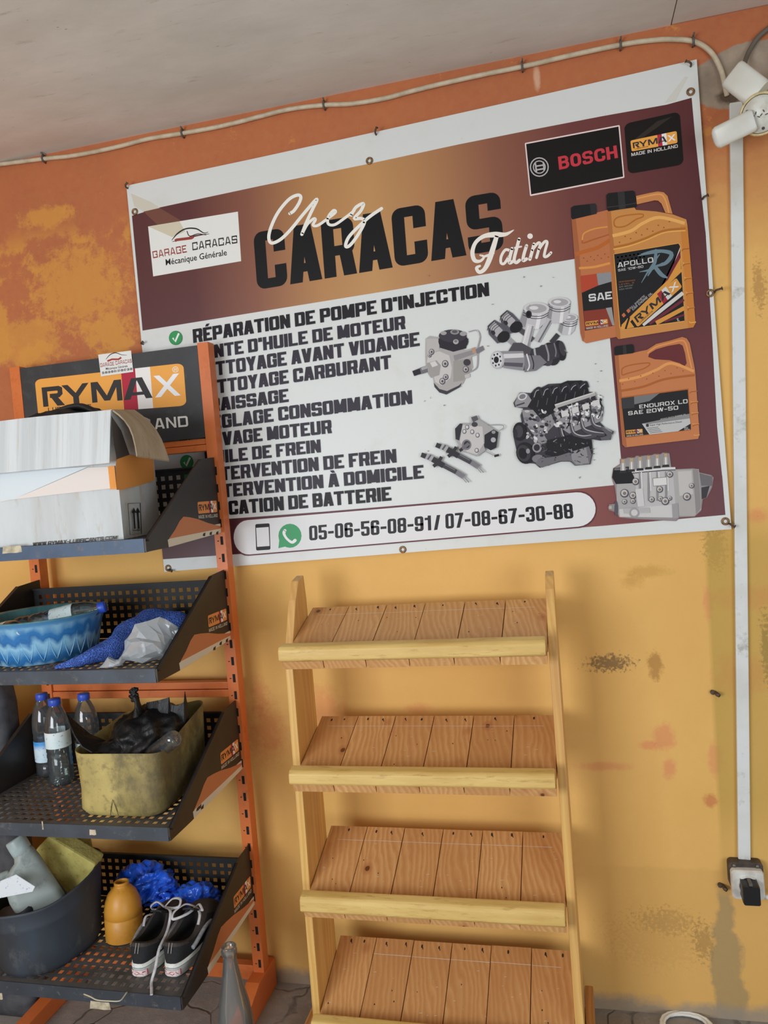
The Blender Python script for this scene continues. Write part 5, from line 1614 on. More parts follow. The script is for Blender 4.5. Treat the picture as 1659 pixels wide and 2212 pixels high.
# prints on the front and on the side
fa = Art(FL + Vector((0, -.004, 0)), (FR - FL).cross(Vector((0, 0, 1))), eps=5e-5, rough=.7)
fa.poly([(0, 1019), (190, 1008), (30, 1078), (0, 1084)], '#c0c8cb')
fa.poly([(0, 1080), (30, 1078), (190, 1010), (236, 1008), (238, 1055), (120, 1068), (0, 1082)], '#cbc3bc')
fa.poly([(233, 1007), (247, 1006), (252, 1056), (238, 1057)], '#cf8d48')
fa.text('WWW.RYMAX-LUBRICANTS.COM', [(70, 1180.5), (252, 1164.5), (252, 1157), (70, 1172)], '#3c3a3a', 'euro', slant=.2)
fa.build('front_print', body)
sdn = (BRc - FR).cross(Vector((0, 0, 1)))
sA = Art(FR + Vector((.0125, 0, 0)), sdn, eps=5e-5, rough=.7)
sA.poly([(240, 897), (262, 930), (280, 982), (253, 994), (246, 960)], '#474442')
sA.poly([(250, 1003), (252, 992), (280, 982), (331, 992), (334, 1037), (310, 1046), (262, 1058), (252, 1058)], '#cf8d48')
sA.line([(276, 1088), (303, 1086), (306, 1152), (281, 1155), (276, 1088)], 1.3, '#3a3836')
for x in (289, 297.5):
    sA.line([(x, 1104), (x + 2.5, 1142)], 3, '#232120')
    sA.poly([(x - 4.5, 1108), (x + 5, 1107), (x, 1096)], '#232120')
sA.line([(287, 1146), (303, 1144.5)], 1.5, '#3a3836')
sA.build('side_print', body)
def slab(grid, th, mb, mi=0):
    """grid of points rows x cols given thickness"""
    nr, nc = len(grid), len(grid[0])
    nrm = (grid[0][1] - grid[0][0]).cross(grid[1][0] - grid[0][0]).normalized() * th
    A_ = [p for r in grid for p in r]
    B_ = [p + nrm for p in A_]
    f = []
    n = len(A_)
    for i in range(nr - 1):
        for j in range(nc - 1):
            q = (i * nc + j, i * nc + j + 1, (i + 1) * nc + j + 1, (i + 1) * nc + j)
            f.append(q); f.append(tuple(n + k for k in q[::-1]))
    edge = [i for i in range(nc)] + [i * nc + nc - 1 for i in range(1, nr)] + [(nr - 1) * nc + j for j in range(nc - 2, -1, -1)] + [i * nc for i in range(nr - 2, 0, -1)]
    for k in range(len(edge)):
        a_, b_ = edge[k], edge[(k + 1) % len(edge)]
        f.append((a_, n + a_, n + b_, b_))
    mb.idx(A_ + B_, f, mi, False)
corr = mottled('corrugated_white', '#bfc4c5', '#aeb3b4', 3, 0.7, 0.4, 0.65, stretch=(14, 1, .3), c3='#aaa59b')
gr = []
for i in range(6):
    t_ = i / 5
    row = []
    for j in range(10):
        s_ = j / 9
        p = (FL + up) * (1 - s_) + (FR + up) * s_ + Vector((-.003 * t_ + .004 * t_ * s_, -.004 - .028 * t_ + .006 * math.sin(3 * s_) * t_, -.128 * t_ + .008 * math.sin(2.2 * s_ + .4) * (1 - t_) - .006 * (1 - t_)))
        row.append(p)
    gr.append(row)
mb = MB()
slab(gr, .004, mb)
mb.build('front_flap', corr, box)
h0, h1 = FR + up + Vector((.002, .002, 0)), FR + up + (BRc - FR) * .54 + Vector((.004, 0, .002))
o0, o1 = Vector((-.998, -.447, Z1 + .198)), Vector((-.996, -.300, Z1 + .187))
gr = []
for i in range(7):
    t_ = i / 6
    lift = .014 * math.sin(math.pi * t_)
    gr.append([(h0 * (1 - s_) + h1 * s_) * (1 - t_) + (o0 * (1 - s_) + o1 * s_) * t_ + Vector((lift, 0, lift * .9 + .012 * s_ * (1 - t_))) for s_ in (j / 6 for j in range(7))])
mb = MB()
slab(gr, .004, mb)
mb.build('side_flap', kraft, box)
gr = [[(BLc + up) * (1 - s_) + (BRc + up) * s_ + Vector((0, -.02 * t_ - .008, -.07 * t_)) for s_ in (j / 6 for j in range(7))] for t_ in (0, .5, 1)]
mb = MB()
slab(gr, .004, mb)
mb.build('back_flap', kraft, box)
# black cloth lying in the box
black_cloth = mottled('black_cloth', '#1b191a', '#141314', 30, 0.65, k=1.0)
mb = MB()
p = W(150, 896, -.33)
mb.blob((p.x, p.y, Z1 + HB - .030), (.145, .10, .062), 4, .14, 2.2, 5)
mb.tube(smooth_path([Vector((p.x - .10, p.y - .02, Z1 + HB + .005)), Vector((p.x - .02, p.y - .03, Z1 + HB + .020)), Vector((p.x + .06, p.y - .03, Z1 + HB + .030)), Vector((p.x + .125, p.y - .02, Z1 + HB - .01))], 5), [.01] + [.02] * 14 + [.008], 8, flat=.4)
tag(mb.build('black_cloth', black_cloth, loc=(p.x, p.y, Z1 + HB - .05)), 'crumpled black cloth poking out of the white cardboard box', 'cloth')

# water bottles ---------------------------------------------------------------
cap_blue = M('#2b4cb0', 0.4)
def label_mat(name, a, b, c_):
    m, t = newmat(name, 0.4)
    pos = t.coord()
    sp = t.n('ShaderNodeSeparateXYZ'); t.l(pos, sp.inputs[0])
    n = t.noise(t.mapping(pos, scale=(1, 1, 1.6)), 38.0, 3.0)
    n2 = t.noise(pos, 130.0, 2.0)
    f = t.math('ADD', t.mapr(sp.outputs[2], a[0], a[1]), t.math('MULTIPLY', t.math('SUBTRACT', n, .5), .7), True)
    col = t.mix(f, hx(b), hx(c_))
    col = t.mix(t.mapr(n2, .62, .68, 0, .55), col, hx('#3f66a8'))
    t.l(col, t.p.inputs['Base Color'])
    return m
lab1 = label_mat('blue_label', (.085, .10), '#c3d4e0', '#3f8fd0')
lab2 = label_mat('white_label', (.125, .16), '#c9dade', '#d5e3e6')
lab3 = label_mat('pale_label', (.07, .09), '#5a9bd2', '#d0dee8')
def water_m(name, c, rough=.05):
    m = clear_plastic(name, tint=c, body=.04, haze=.03)
    return m
water = water_m('clear_water', (.70, .78, .76))
murky = water_m('murky_liquid', (.25, .23, .20))
def bottle(loc, label, mat3, lz, fill, liquid, H=.245, R=.034, tilt=None, group=None, capm=None, lm=None):
    root = thing('water_bottle', loc, label, 'bottle', group)
    L0 = Vector(loc)
    T3 = tilt or Matrix.Identity(3)
    k = H / .245
    prof = [(.0, .004), (R * .72, .0), (R * .93, .005), (R, .016)]
    z = .022
    while z < .135 * k:
        prof += [(R * .985, z), (R * .955, z + .005), (R, z + .010)]
        z += .0165
    prof += [(R, .140 * k), (R * .99, .158 * k), (R * .93, .176 * k), (R * .78, .197 * k), (R * .55, .215 * k), (R * .41, .224 * k), (R * .40, .234 * k)]
    mb = MB(); mb.lathe(prof, L0, 28, mat=T3)
    mb.build('bottle_body', film, root)
    mb = MB()
    c0 = .224 * k
    mb.lathe([(R * .47, c0), (R * .50, c0 + .002), (R * .50, c0 + .016), (R * .46, c0 + .0185), (0, c0 + .0185)], L0, 24, mat=T3)
    mb.build('bottle_cap', capm or cap_blue, root)
    if fill:
        mb = MB(); mb.lathe([(0, .006), (R * .7, .003), (R * .92, .012), (R * .93, fill), (0, fill)], L0, 24, mat=T3)
        mb.build('liquid', liquid, root)
    if lz:
        mb = MB(); mb.lathe([(R * 1.012, lz[0]), (R * 1.016, (lz[0] + lz[1]) / 2), (R * 1.012, lz[1])], L0, 32, mat=T3)
        mb.build('bottle_label', mat3, root)
    return root
bottle((-1.530, -.200, Z3), 'leftmost standing water bottle with blue label and dark liquid on the third tray', lab1, (.048, .108), .046, murky)
bottle((-1.446, -.255, Z3), 'standing water bottle with white label and clear water on the third tray', lab2, (.108, .153), .118, water)
bottle((-1.398, -.190, Z3), 'standing water bottle half hidden behind the cut yellow can', lab3, (.045, .10), .03, water, H=.24)

# blue basin on the second tray with empty bottles lying in it
m, t = newmat('marbled_blue_plastic', 0.38)
pos = t.coord()
sp = t.n('ShaderNodeSeparateXYZ'); t.l(pos, sp.inputs[0])
at = t.math('ARCTAN2', sp.outputs[1], sp.outputs[0])
zig = t.math('ABSOLUTE', t.math('SUBTRACT', t.math('FRACT', t.math('MULTIPLY', at, 4.2)), .5))
n1 = t.noise(pos, 16.0, 4.0)
band = t.math('FRACT', t.math('ADD', t.math('MULTIPLY', sp.outputs[2], 17.0), t.math('ADD', t.math('MULTIPLY', zig, .42), t.math('MULTIPLY', n1, 1.25))))
c = t.mix(t.mapr(band, .15, .62), hx('#2b6ba3'), hx('#7fadc6'))
c = t.mix(t.mapr(band, .66, .92), c, hx('#2a6399'))
rimf = t.mapr(sp.outputs[2], .100, .108)
c = t.mix(rimf, c, hx('#4f87b4'))
t.l(c, t.p.inputs['Base Color'])
basin_in = mottled('green_blue_plastic', '#5d8a8c', '#3f747e', 12, 0.35, stretch=(3, 3, .5))
basin_m = m
bc = Vector((-1.400, -.322, Z2))
basin = thing('plastic_basin', bc, 'marbled blue plastic basin full of empty bottles on the second tray of the orange rack', 'basin')
mb = MB()
prof_o = [(.0, .0), (.122, .0), (.130, .004), (.141, .045), (.150, .085), (.153, .092), (.156, .102), (.165, .112), (.169, .116)]
prof_i = [(.169, .116), (.168, .119), (.160, .1185), (.150, .114), (.144, .085), (.134, .045), (.118, .006), (0, .005)]
mb.lathe(prof_o, bc, 56, 0, sx=.975)
mb.lathe(prof_i, bc, 56, 1, sx=.975)
mb.build('basin_shell', [basin_m, basin_in], basin)
mb = MB()
for k in range(26):
    a0 = 2 * math.pi * k / 26
    for s_ in (-1, 1):
        pts = []
        for i in range(6):
            f_ = i / 5
            z = .012 + .066 * f_
            r = .1325 + (.1478 - .1325) * (z - .008) / .077 + .0004
            a_ = a0 + s_ * (.115 * (1 - (1 - f_) ** 2))
            pts.append(bc + Vector((r * .975 * math.cos(a_), r * math.sin(a_), z)))
        mb.tube(pts, .0013, 5)
rib = mb.build('moulded_ribs', M('#6fa6c8', .4), basin)
rib['kind'] = 'stuff'
def lie(ax_, roll=0.0):
    return Vector(ax_).to_track_quat('Z', 'Y').to_matrix()
bottle(tuple(bc + Vector((-.015, -.035, .089))), 'empty water bottle with a white label lying at the front of the blue basin', lab2, (.06, .12), 0, None, H=.20, R=.030, tilt=lie((.93, .30, .17)))
bottle(tuple(bc + Vector((-.095, .005, .078))), 'empty clear water bottle lying at the back of the blue basin', lab3, (.09, .125), 0, None, H=.21, R=.030, tilt=lie((.95, .25, .08)), capm=M('#b8c0c4', .4))
bottle(tuple(bc + Vector((-.105, -.05, .072))), 'empty bottle with dark base lying at the left side of the blue basin', lab2, (.05, .10), 0, None, H=.17, R=.030, tilt=lie((.75, -.45, .14)), capm=M('#b8c0c4', .4))

# blue net bundle
m, t = newmat('blue_net', 0.75)
pos = t.coord()
vv = t.n('ShaderNodeTexVoronoi', feature='DISTANCE_TO_EDGE')
t.l(t.mapping(pos, scale=(1, 1, 1.25)), vv.inputs['Vector']); vv.inputs['Scale'].default_value = 190.0
f = t.mapr(vv.outputs['Distance'], .05, .22)
c = t.mix(f, hx('#4a6fc4'), hx('#1f3678'))
nb = t.noise(pos, 30.0, 4.0)
c = t.mix(t.mapr(nb, .45, .7, 0, .5), c, hx('#27448c'))
t.l(c, t.p.inputs['Base Color'])
t.bump(t.math('SUBTRACT', 1.0, f), .8, .003)
pnet = Vector((-1.135, -.245, Z2))
mb = MB()
rings = []
spine = [(-1.262, -.470, .008), (-1.225, -.455, .012), (-1.185, -.415, .026), (-1.160, -.36, .044), (-1.150, -.30, .062), (-1.130, -.245, .070), (-1.085, -.215, .066), (-1.045, -.215, .050), (-1.01, -.225, .022)]
rad = [.007, .016, .028, .042, .055, .062, .058, .046, .018]
sm = smooth_path([Vector((x, y, Z2 + z * .66)) for x, y, z in spine], 5)
rr_ = smooth_path([Vector((r * .84, 0, 0)) for r in rad], 5)
mb.tube(sm, [v.x for v in rr_], 22)
for i, v in enumerate(mb.v):
    n_ = noise.noise(v * 22) * .012 + noise.noise(v * 60) * .004
    d = Vector((noise.noise(v * 18 + Vector((5, 0, 0))), noise.noise(v * 18 + Vector((0, 9, 0))), noise.noise(v * 18 + Vector((0, 0, 7))))) * .014
    v += d
    if v.z < Z2 + .001: v.z = Z2 + .001 + abs(n_) * .05
    if v.y > -.130: v.y = -.130
    if v.x > -.992: v.x = -.992
tag(mb.build('blue_net', m, loc=pnet), 'crumpled blue net bundle on the second tray between the basin and the bracket', 'net')

# clear plastic bag
pb = Vector((-1.045, -.40, Z2))
mb = MB()
rings = []
spine = [(-1.128, -.470, .007), (-1.112, -.462, .016), (-1.095, -.452, .013), (-1.075, -.44, .022), (-1.055, -.42, .040), (-1.035, -.395, .050), (-1.015, -.37, .048), (-1.004, -.345, .036)]
rad = [.006, .016, .011, .022, .046, .052, .042, .022]
sm = smooth_path([Vector((x, y, Z2 + z)) for x, y, z in spine], 6)
rr_ = smooth_path([Vector((r, 0, 0)) for r in rad], 6)
sm, rr_ = sm[::3], rr_[::3]
mb.tube(sm, [v.x for v in rr_], 15)
for v in mb.v:
    q_ = abs(noise.noise(v * 26 + Vector((3, 1, 2)))) + .6 * abs(noise.noise(v * 60))
    d = Vector((noise.noise(v * 24 + Vector((5, 0, 0))), noise.noise(v * 24 + Vector((0, 9, 0))), noise.noise(v * 24 + Vector((0, 0, 7))))) * .022
    v += d
    v.z = max(v.z - q_ * .008, Z2 + .0015)
    if v.x > -.990: v.x = -.990
    if v.y < -.482: v.y = -.482
mb.sm = [False] * len(mb.sm)
tag(mb.build('clear_plastic_bag', bag_film, loc=pb), 'crumpled transparent plastic bag on the second tray in front of the blue net', 'bag')

# cut yellow can on the third tray, with black bags in it
m = mottled('oily_yellow_plastic', '#ae9d60', '#93844f', 9, 0.55, 0.38, 0.62, detail=8, c3='#6f6342')
t = NT(m)
can = thing('cut_yellow_can', (-1.135, -.31, Z3), 'cut-open grimy yellow plastic can holding black bags on the third tray', 'can')
pos = t.coord()
lnk = t.p.inputs['Base Color'].links[0].from_socket
nn = t.noise(t.mapping(pos, scale=(1, 1, .7)), 15.0, 8.0, .7)
sp = t.n('ShaderNodeSeparateXYZ'); t.l(pos, sp.inputs[0])
oil = t.math('ADD', t.mapr(sp.outputs[0], -.02, .12), t.math('MULTIPLY', t.math('SUBTRACT', nn, .55), 2.2), True)
c = t.mix(t.math('MULTIPLY', oil, .85), lnk, hx('#453b29'))
c = t.mix(t.mapr(nn, .52, .68, 0, .75), c, hx('#5b553c'))
t.l(c, t.p.inputs['Base Color'])
def can_ring(z, sx, sy, off=0.0, topf=None):
    out = []
    for x, y in rrect(.120 * sx, .145 * sy, .038, 7):
        wob = .003 * math.sin(9 * x / .12 + 3) + .002 * math.sin(40 * y)
        px_, py_ = x * (1 + off), y * (1 + off)
        zz = z
        if topf: zz = z + topf(x / .12, y / .145)
        out.append(Vector((-1.135 + px_ + wob, -.320 + py_, Z3 + zz)))
    return out
topf = lambda u, v: .006 * math.sin(4 * u + v) + .028 * max(0, v + .2) * max(0, u + .6) - .008 * max(0, -v) + .02 * max(0, v) * max(0, -u)
mb = MB()
rings = [can_ring(.0, .84, .88), can_ring(.006, .93, .95), can_ring(.02, 1, 1), can_ring(.07, .985, .99), can_ring(.12, 1.0, 1.0), can_ring(.168, 1.02, 1.01, 0, topf)]
mb.loft(rings, cap0=True)
inner = [[p + (Vector((-1.135, -.320, p.z)) - p).normalized() * .0025 for p in r] for r in rings[::-1]]
mb.loft([rings[-1]] + inner[:-1], mi=0)
mb.face([p + Vector((0, 0, .004)) for p in inner[-1]], 0)
mb.build('can_shell', m, can)
mb = MB()
for dx in (-.004, .006):
    a_ = WX
p0 = Vector((-1.142, -.4668, Z3 + .050))
for e_ in ((-.010, .012), (.012, .004)):
    mb.tube([p0, p0 + Vector((e_[0] * .5, -.0002, -.016)), p0 + Vector((e_[0], .0002, -.040))], [.0004, .0008, .0006], 5)
mb.build('crack', M('#2f2a1c', .8), can)
bagm, t = newmat('black_bag_plastic', 0.5)
t.p.inputs['Base Color'].default_value = hx('#141415', 1.0)
pos = t.coord()
t.bump(t.noise(t.mapping(pos, scale=(1.6, 1, .6)), 22.0, 4.0, .6, 1.0), .5, .010)
mb = MB()
cz = Z3 + .150
mb.blob((-1.120, -.300, cz), (.098, .122, .078), 11, .16, 1.6, 5)
mb.blob((-1.165, -.395, cz - .02), (.060, .055, .045), 12, .18, 1.6, 4)
def sheet(pts_rows, th=.002):
    gr = [smooth_path([Vector(p) for p in r], 4) for r in pts_rows]
    slab(gr, th, mb)
# knotted neck, square sheet, pointed tip, drooping flap over the left edge
k0 = W(292, 1500, -.33)
mb.tube(smooth_path([Vector((-1.16, -.33, cz + .02)), W(300, 1560, -.33), W(298, 1525, -.33), k0], 5), [.066, .062, .056, .050, .043, .036, .030, .025, .020, .016, .012, .010, .010, .011, .010, .006], 14, flat=.55)
for i in range(7):
    a_ = k0 + Vector((-.004 + .004 * math.sin(i * 2.4), 0, -.014 + i * .0045))
    mb.blob(a_, (.0085, .005, .006), i, .7, 2.2, 3)
rows = []
for (px, py, Y) in (((318, 1517), (322, 1560), -.30), ((345, 1512), (350, 1575), -.305), ((366, 1506), (372, 1580), -.30), ((368, 1522), (380, 1590), -.295), ((385, 1524), (392, 1590), -.29), ((408, 1516), (410, 1590), -.285), ((415, 1493), (420, 1590), -.28), ((421, 1520), (428, 1600), -.275), ((423, 1550), (430, 1600), -.272)):
    a_, b_ = W(px[0], px[1], Y), W(py[0], py[1] + 30, Y + .01)
    rows.append([a_, a_ * .5 + b_ * .5 + Vector((0, -.012, 0)), b_])
gr = [[r[0], r[1], r[2]] for r in rows]
slab(gr, .003, mb)
gr = [[W(143, 1541, -.42), W(152, 1556, -.40)], [W(152, 1566, -.43), W(172, 1566, -.40)], [W(163, 1590, -.44), W(195, 1585, -.39)], [W(178, 1612, -.445), W(230, 1600, -.37)], [W(200, 1625, -.445), W(250, 1600, -.36)], [W(235, 1624, -.44), W(268, 1612, -.35)]]
slab(gr, .003, mb)
for v in mb.v:
    if v.x > -1.03: v.x = -1.03 + (v.x + 1.03) * .25
tag(mb.build('black_bag', bagm, loc=(-1.12, -.30, Z3 + .10)), 'black plastic bags bunched up in the cut yellow can', 'bag')
q0 = W(372, 1596, -.41)
bottle(tuple(q0 + Vector((.012, 0, .006))), 'clear crushed bottle lying among the black bags in the yellow can', lab3, None, 0, None, H=.15, R=.022, tilt=lie((-.80, .10, -.52)), capm=M('#c4c8ca', .4))

# dark grey padded thing at the far left
m = mottled('dark_grey_fabric', '#4a4b4f', '#3a3b3f', 24, 0.8)
mb = MB()
pr_ = []
for z, e in ((0.0, .95), (.02, 1), (.5, 1), (.93, 1), (.975, .96), (.995, .86)):
    pr_.append([Vector((-1.80 + x * e, -.20 + y * e + .004 * math.sin(6 * z), z)) for x, y in rrect(.165, .045, .03, 5)])
mb.loft(pr_, cap0=True, cap1=True)
tag(mb.build('padded_backrest', m, loc=(-1.80, -.20, 0)), 'dark grey padded backrest standing at the far left beyond the orange rack', 'backrest')

# black rubber bucket on the bottom tray and what leans in it ------------------
rub = mottled('scuffed_black_rubber', '#2d3034', '#3a4450', 7, 0.6, 0.45, 0.75, detail=8, stretch=(1, 1, .5), c3='#4c4f50')
bk = Vector((-1.442, -.364, Z4))
bucket = thing('rubber_bucket', bk, 'scuffed black rubber bucket full of sponges and bottles on the bottom tray', 'bucket')
mb = MB()
warp_ = lambda a: 1 + .02 * math.sin(2 * a + .6) + .012 * math.sin(5 * a)
def bring(r, z):
    k = z / .2
    return [bk + Vector((r * .80 * warp_(a) * math.cos(a), r * warp_(a + 1) * math.sin(a), z * .90 + k * (.016 * math.cos(a) + .014 * math.sin(a) + .005 * math.sin(3 * a)))) for a in (2 * math.pi * i / 56 for i in range(56))]
rings = [bring(r, z) for r, z in ((.134, 0), (.140, .004), (.146, .02), (.150, .08), (.157, .145), (.159, .150), (.158, .156), (.163, .196), (.166, .203), (.162, .205), (.155, .19), (.150, .14), (.142, .06), (.130, .012))]
mb.loft(rings, cap0=True, cap1=True)
mb.build('bucket_shell', rub, bucket)
foam = mottled('yellow_foam', '#a89e5a', '#958a4a', 22, 0.95, c3='#6d6538', bump=.6)
def block(corners, depth, mat, name, loc, bev=.006):
    mb = MB()
    mb.prism(corners, depth)
    return mb.build(name, mat, loc=loc, bevel=bev)
Ys = -.335
c4 = [W(*p, Ys) for p in ((75, 1838), (104, 1806), (206, 1868), (186, 1912), (147, 1935))]
o = block(c4, (-.004, .050, .006), foam, 'sponge', tuple(c4[0]))
tag(o, 'thick yellow foam sponge leaning over the rim of the black bucket', 'sponge')
Ys = -.250
c4 = [W(*p, Ys) for p in ((112, 1800), (172, 1806), (184, 1866), (120, 1862))]
o = block(c4, (.005, .040, .006), foam, 'sponge', tuple(c4[0]))
tag(o, 'flat yellow sponge at the back of the black bucket under the third tray', 'sponge')
# grey oil bottle
greyp = mottled('grey_green_plastic', '#8f9894', '#7f8884', 6, 0.4, c3='#6a716f')
pa, pb_ = W(40, 1826, -.415), W(128, 1968, -.405)
d = (pb_ - pa).normalized()
vw = (CAM - pa).normalized()
sd = d.cross(vw).normalized()
nn_ = sd.cross(d).normalized()
if sd.x > 0: sd = -sd
ob = thing('oil_bottle', pb_ + d * .02, 'grey plastic oil bottle leaning capped end up in the black bucket', 'bottle')
mb = MB()
rings = []
for t_, wl, wr, th in ((.016, .022, .024, .022), (.024, .025, .0265, .025), (.034, .030, .028, .026), (.042, .050, .029, .026), (.055, .072, .030, .027), (.11, .084, .031, .028), (.17, .084, .032, .028), (.185, .080, .030, .024)):
    cc = pa + d * t_ + sd * (wl - wr) / 2
    rings.append([cc + sd * x + nn_ * y for x, y in rrect((wl + wr) / 2, th, th * .85, 5)])
mb.loft(rings, cap0=True, cap1=True)
mb.build('bottle_body', greyp, ob)
mb = MB()
T3 = Matrix((sd, nn_, -d)).transposed()
mb.lathe([(.0205, -.030), (.0245, -.028), (.0255, -.004), (.0250, .016), (.0235, .020), (0, .020)], pa, 26, mat=T3)
mb.build('bottle_cap', mottled('grey_cap_plastic', '#98a6a6', '#87938f', 30, .4), ob)
mb = MB()
hA, hB = pa + d * .055 + sd * .075 + nn_ * .005, pa + d * .16 + sd * .10 + nn_ * .005
mb.tube(smooth_path([pa + d * .048 + sd * .05, pa + d * .040 + sd * .09, pa + d * .06 + sd * .125, pa + d * .12 + sd * .13, pa + d * .17 + sd * .08], 5), .012, 10)
mb.build('handle', greyp, ob)
# dark blue jug with white label
pj = W(30, 1975, -.462)
jug = thing('oil_jug', (pj.x, pj.y, pj.z - .06), 'dark blue jug with a peeling white label lying at the front of the black bucket', 'jug')
mb = MB()
jm = Matrix.Translation(pj) @ Matrix.Rotation(math.radians(-18), 4, 'Y') @ Matrix.Rotation(math.radians(20), 4, 'X')
rings = [[jm @ Vector((x * e, y * e, z)) for x, y in rrect(.060, .028, .018, 5)] for z, e in ((-.075, .9), (-.07, 1), (.0, 1), (.004, .98), (.010, .9))]
mb.loft(rings, cap0=True, cap1=True)
mb.build('jug_body', mottled('dark_blue_plastic', '#23262e', '#1a1c22', 20, .5), jug)
la = [W(*p, -.493) for p in ((-10, 1908), (34, 1890), (75, 1916), (70, 1926), (-10, 1942))]
mb = MB()
mb.prism(la, (0, .0012, .0008))
mb.build('jug_label', label_mat('jug_label', (-.02, .03), '#b8c6cc', '#c6ccd0'), jug)

# ochre cut bottle standing upside up
oc = Vector((-1.262, -.300, Z4))
och = mottled('ochre_plastic', '#c0862f', '#b27a28', 6, 0.42, c3='#9c6723')
neck = thing('cut_plastic_bottle', oc, 'ochre yellow cut-off plastic bottle top standing on the bottom tray beside the bucket', 'bottle')
mb = MB()
prof = [(.0495, 0), (.0500, .003), (.0500, .056), (.0485, .0575), (.0485, .0605), (.0500, .062), (.0495, .078), (.046, .098), (.038, .118), (.026, .132), (.0195, .137), (.0185, .140), (.0200, .1425), (.0195, .148), (.0165, .149), (.0150, .147), (.0150, .136), (.024, .128), (.036, .112), (.044, .09), (.0475, .06), (.0475, .0)]
tl = Matrix.Rotation(math.radians(-3), 3, 'X')
mb.lathe(prof, oc, 40, mat=tl)
for v in mb.v:
    if v.z < Z4: v.z = Z4
mb.build('bottle_shell', [och], neck)

# blue plastic bags
m, t = newmat('blue_bag_plastic', 0.22)
pos = t.coord()
nz = t.noise(pos, 20.0, 5.0, .7)
c = t.mix(t.mapr(nz, .35, .7), hx('#1a45b0'), hx('#2b66d8'))
t.l(c, t.p.inputs['Base Color'])
rg = t.noise(t.mapping(pos, scale=(1.6, 1, .7), rot=(0, .6, 0)), 9.0, 2.0, .4, 1.2)
t.bump(t.math('POWER', t.math('ABSOLUTE', t.math('SUBTRACT', rg, .5)), .8), .45, .03)
m.name = 'blue_bag_plastic'
blue_m = m
c1 = W(325, 1922, -.185)
mb = MB()
mb.blob((c1.x - .01, -.190, c1.z + .004), (.082, .055, .066), 3, .34, 1.9, 5, floor=Z4 + .06, back=-.132, folds=True)
mb.blob((c1.x + .045, -.200, c1.z - .035), (.060, .045, .045), 8, .30, 1.9, 5, floor=Z4 + .05, back=-.135, folds=True)
tag(mb.build('blue_plastic_bag', blue_m, loc=(c1.x, -.19, Z4)), 'larger crumpled shiny blue plastic bag behind the left sneaker on the bottom tray', 'bag', 'blue plastic bags')
c2 = W(432, 1948, -.19)
mb = MB()
mb.blob((c2.x - .004, -.200, c2.z - .002), (.062, .052, .054), 14, .34, 1.9, 5, floor=Z4 + .02, back=-.135, folds=True)
for v in mb.v:
    if v.x > -.992: v.x = -.992
tag(mb.build('blue_plastic_bag', blue_m, loc=(c2.x, -.2, Z4)), 'smaller crumpled shiny blue plastic bag behind the right sneaker beside the bracket', 'bag', 'blue plastic bags')
mb = MB()
mb.blob((-1.20, -.160, Z4 + .018), (.085, .025, .024), 5, .2, 2, 4, floor=Z4, back=-.135)
mb.blob((-1.08, -.160, Z4 + .014), (.075, .025, .018), 6, .2, 2, 4, floor=Z4, back=-.135)
tag(mb.build('black_cloth', black_cloth, loc=(-1.15, -.175, Z4)), 'black cloth bundled under the blue plastic bags on the bottom tray', 'cloth')

# sneakers --------------------------------------------------------------------
suede = mottled('charcoal_suede', '#3d3733', '#322d2a', 120, 0.9, k=1.2)
canvas = mottled('black_canvas', '#1f2022', '#18191b', 200, 0.85, k=1.1)
rubber_w = mottled('white_rubber', '#cfd0ca', '#b7b8b1', 25, 0.55, c3='#98968c')
lace_m = mottled('white_lace', '#b9b7b8', '#9d9a9d', 60, 0.8)
inner_m = M('#161413', 0.95, k=1.0)
SL = .270
def sole_pt(a, grow=0.0):
    """outline of a shoe sole, a from 0 at the heel centre, anticlockwise"""
    y = (1 - math.cos(a)) / 2
    s = math.sin(a)
    wd = .0325 + .0135 * math.sin(math.pi * min(1, y * 1.02)) + .009 * math.exp(-((y - .68) / .22) ** 2) - .004 * math.exp(-((y - .40) / .16) ** 2)
    k = (abs(s) ** .55) * (1 if s >= 0 else -1)
    return Vector((k * (wd + grow), -grow + (SL + 2 * grow) * (y ** (1.0)), 0))
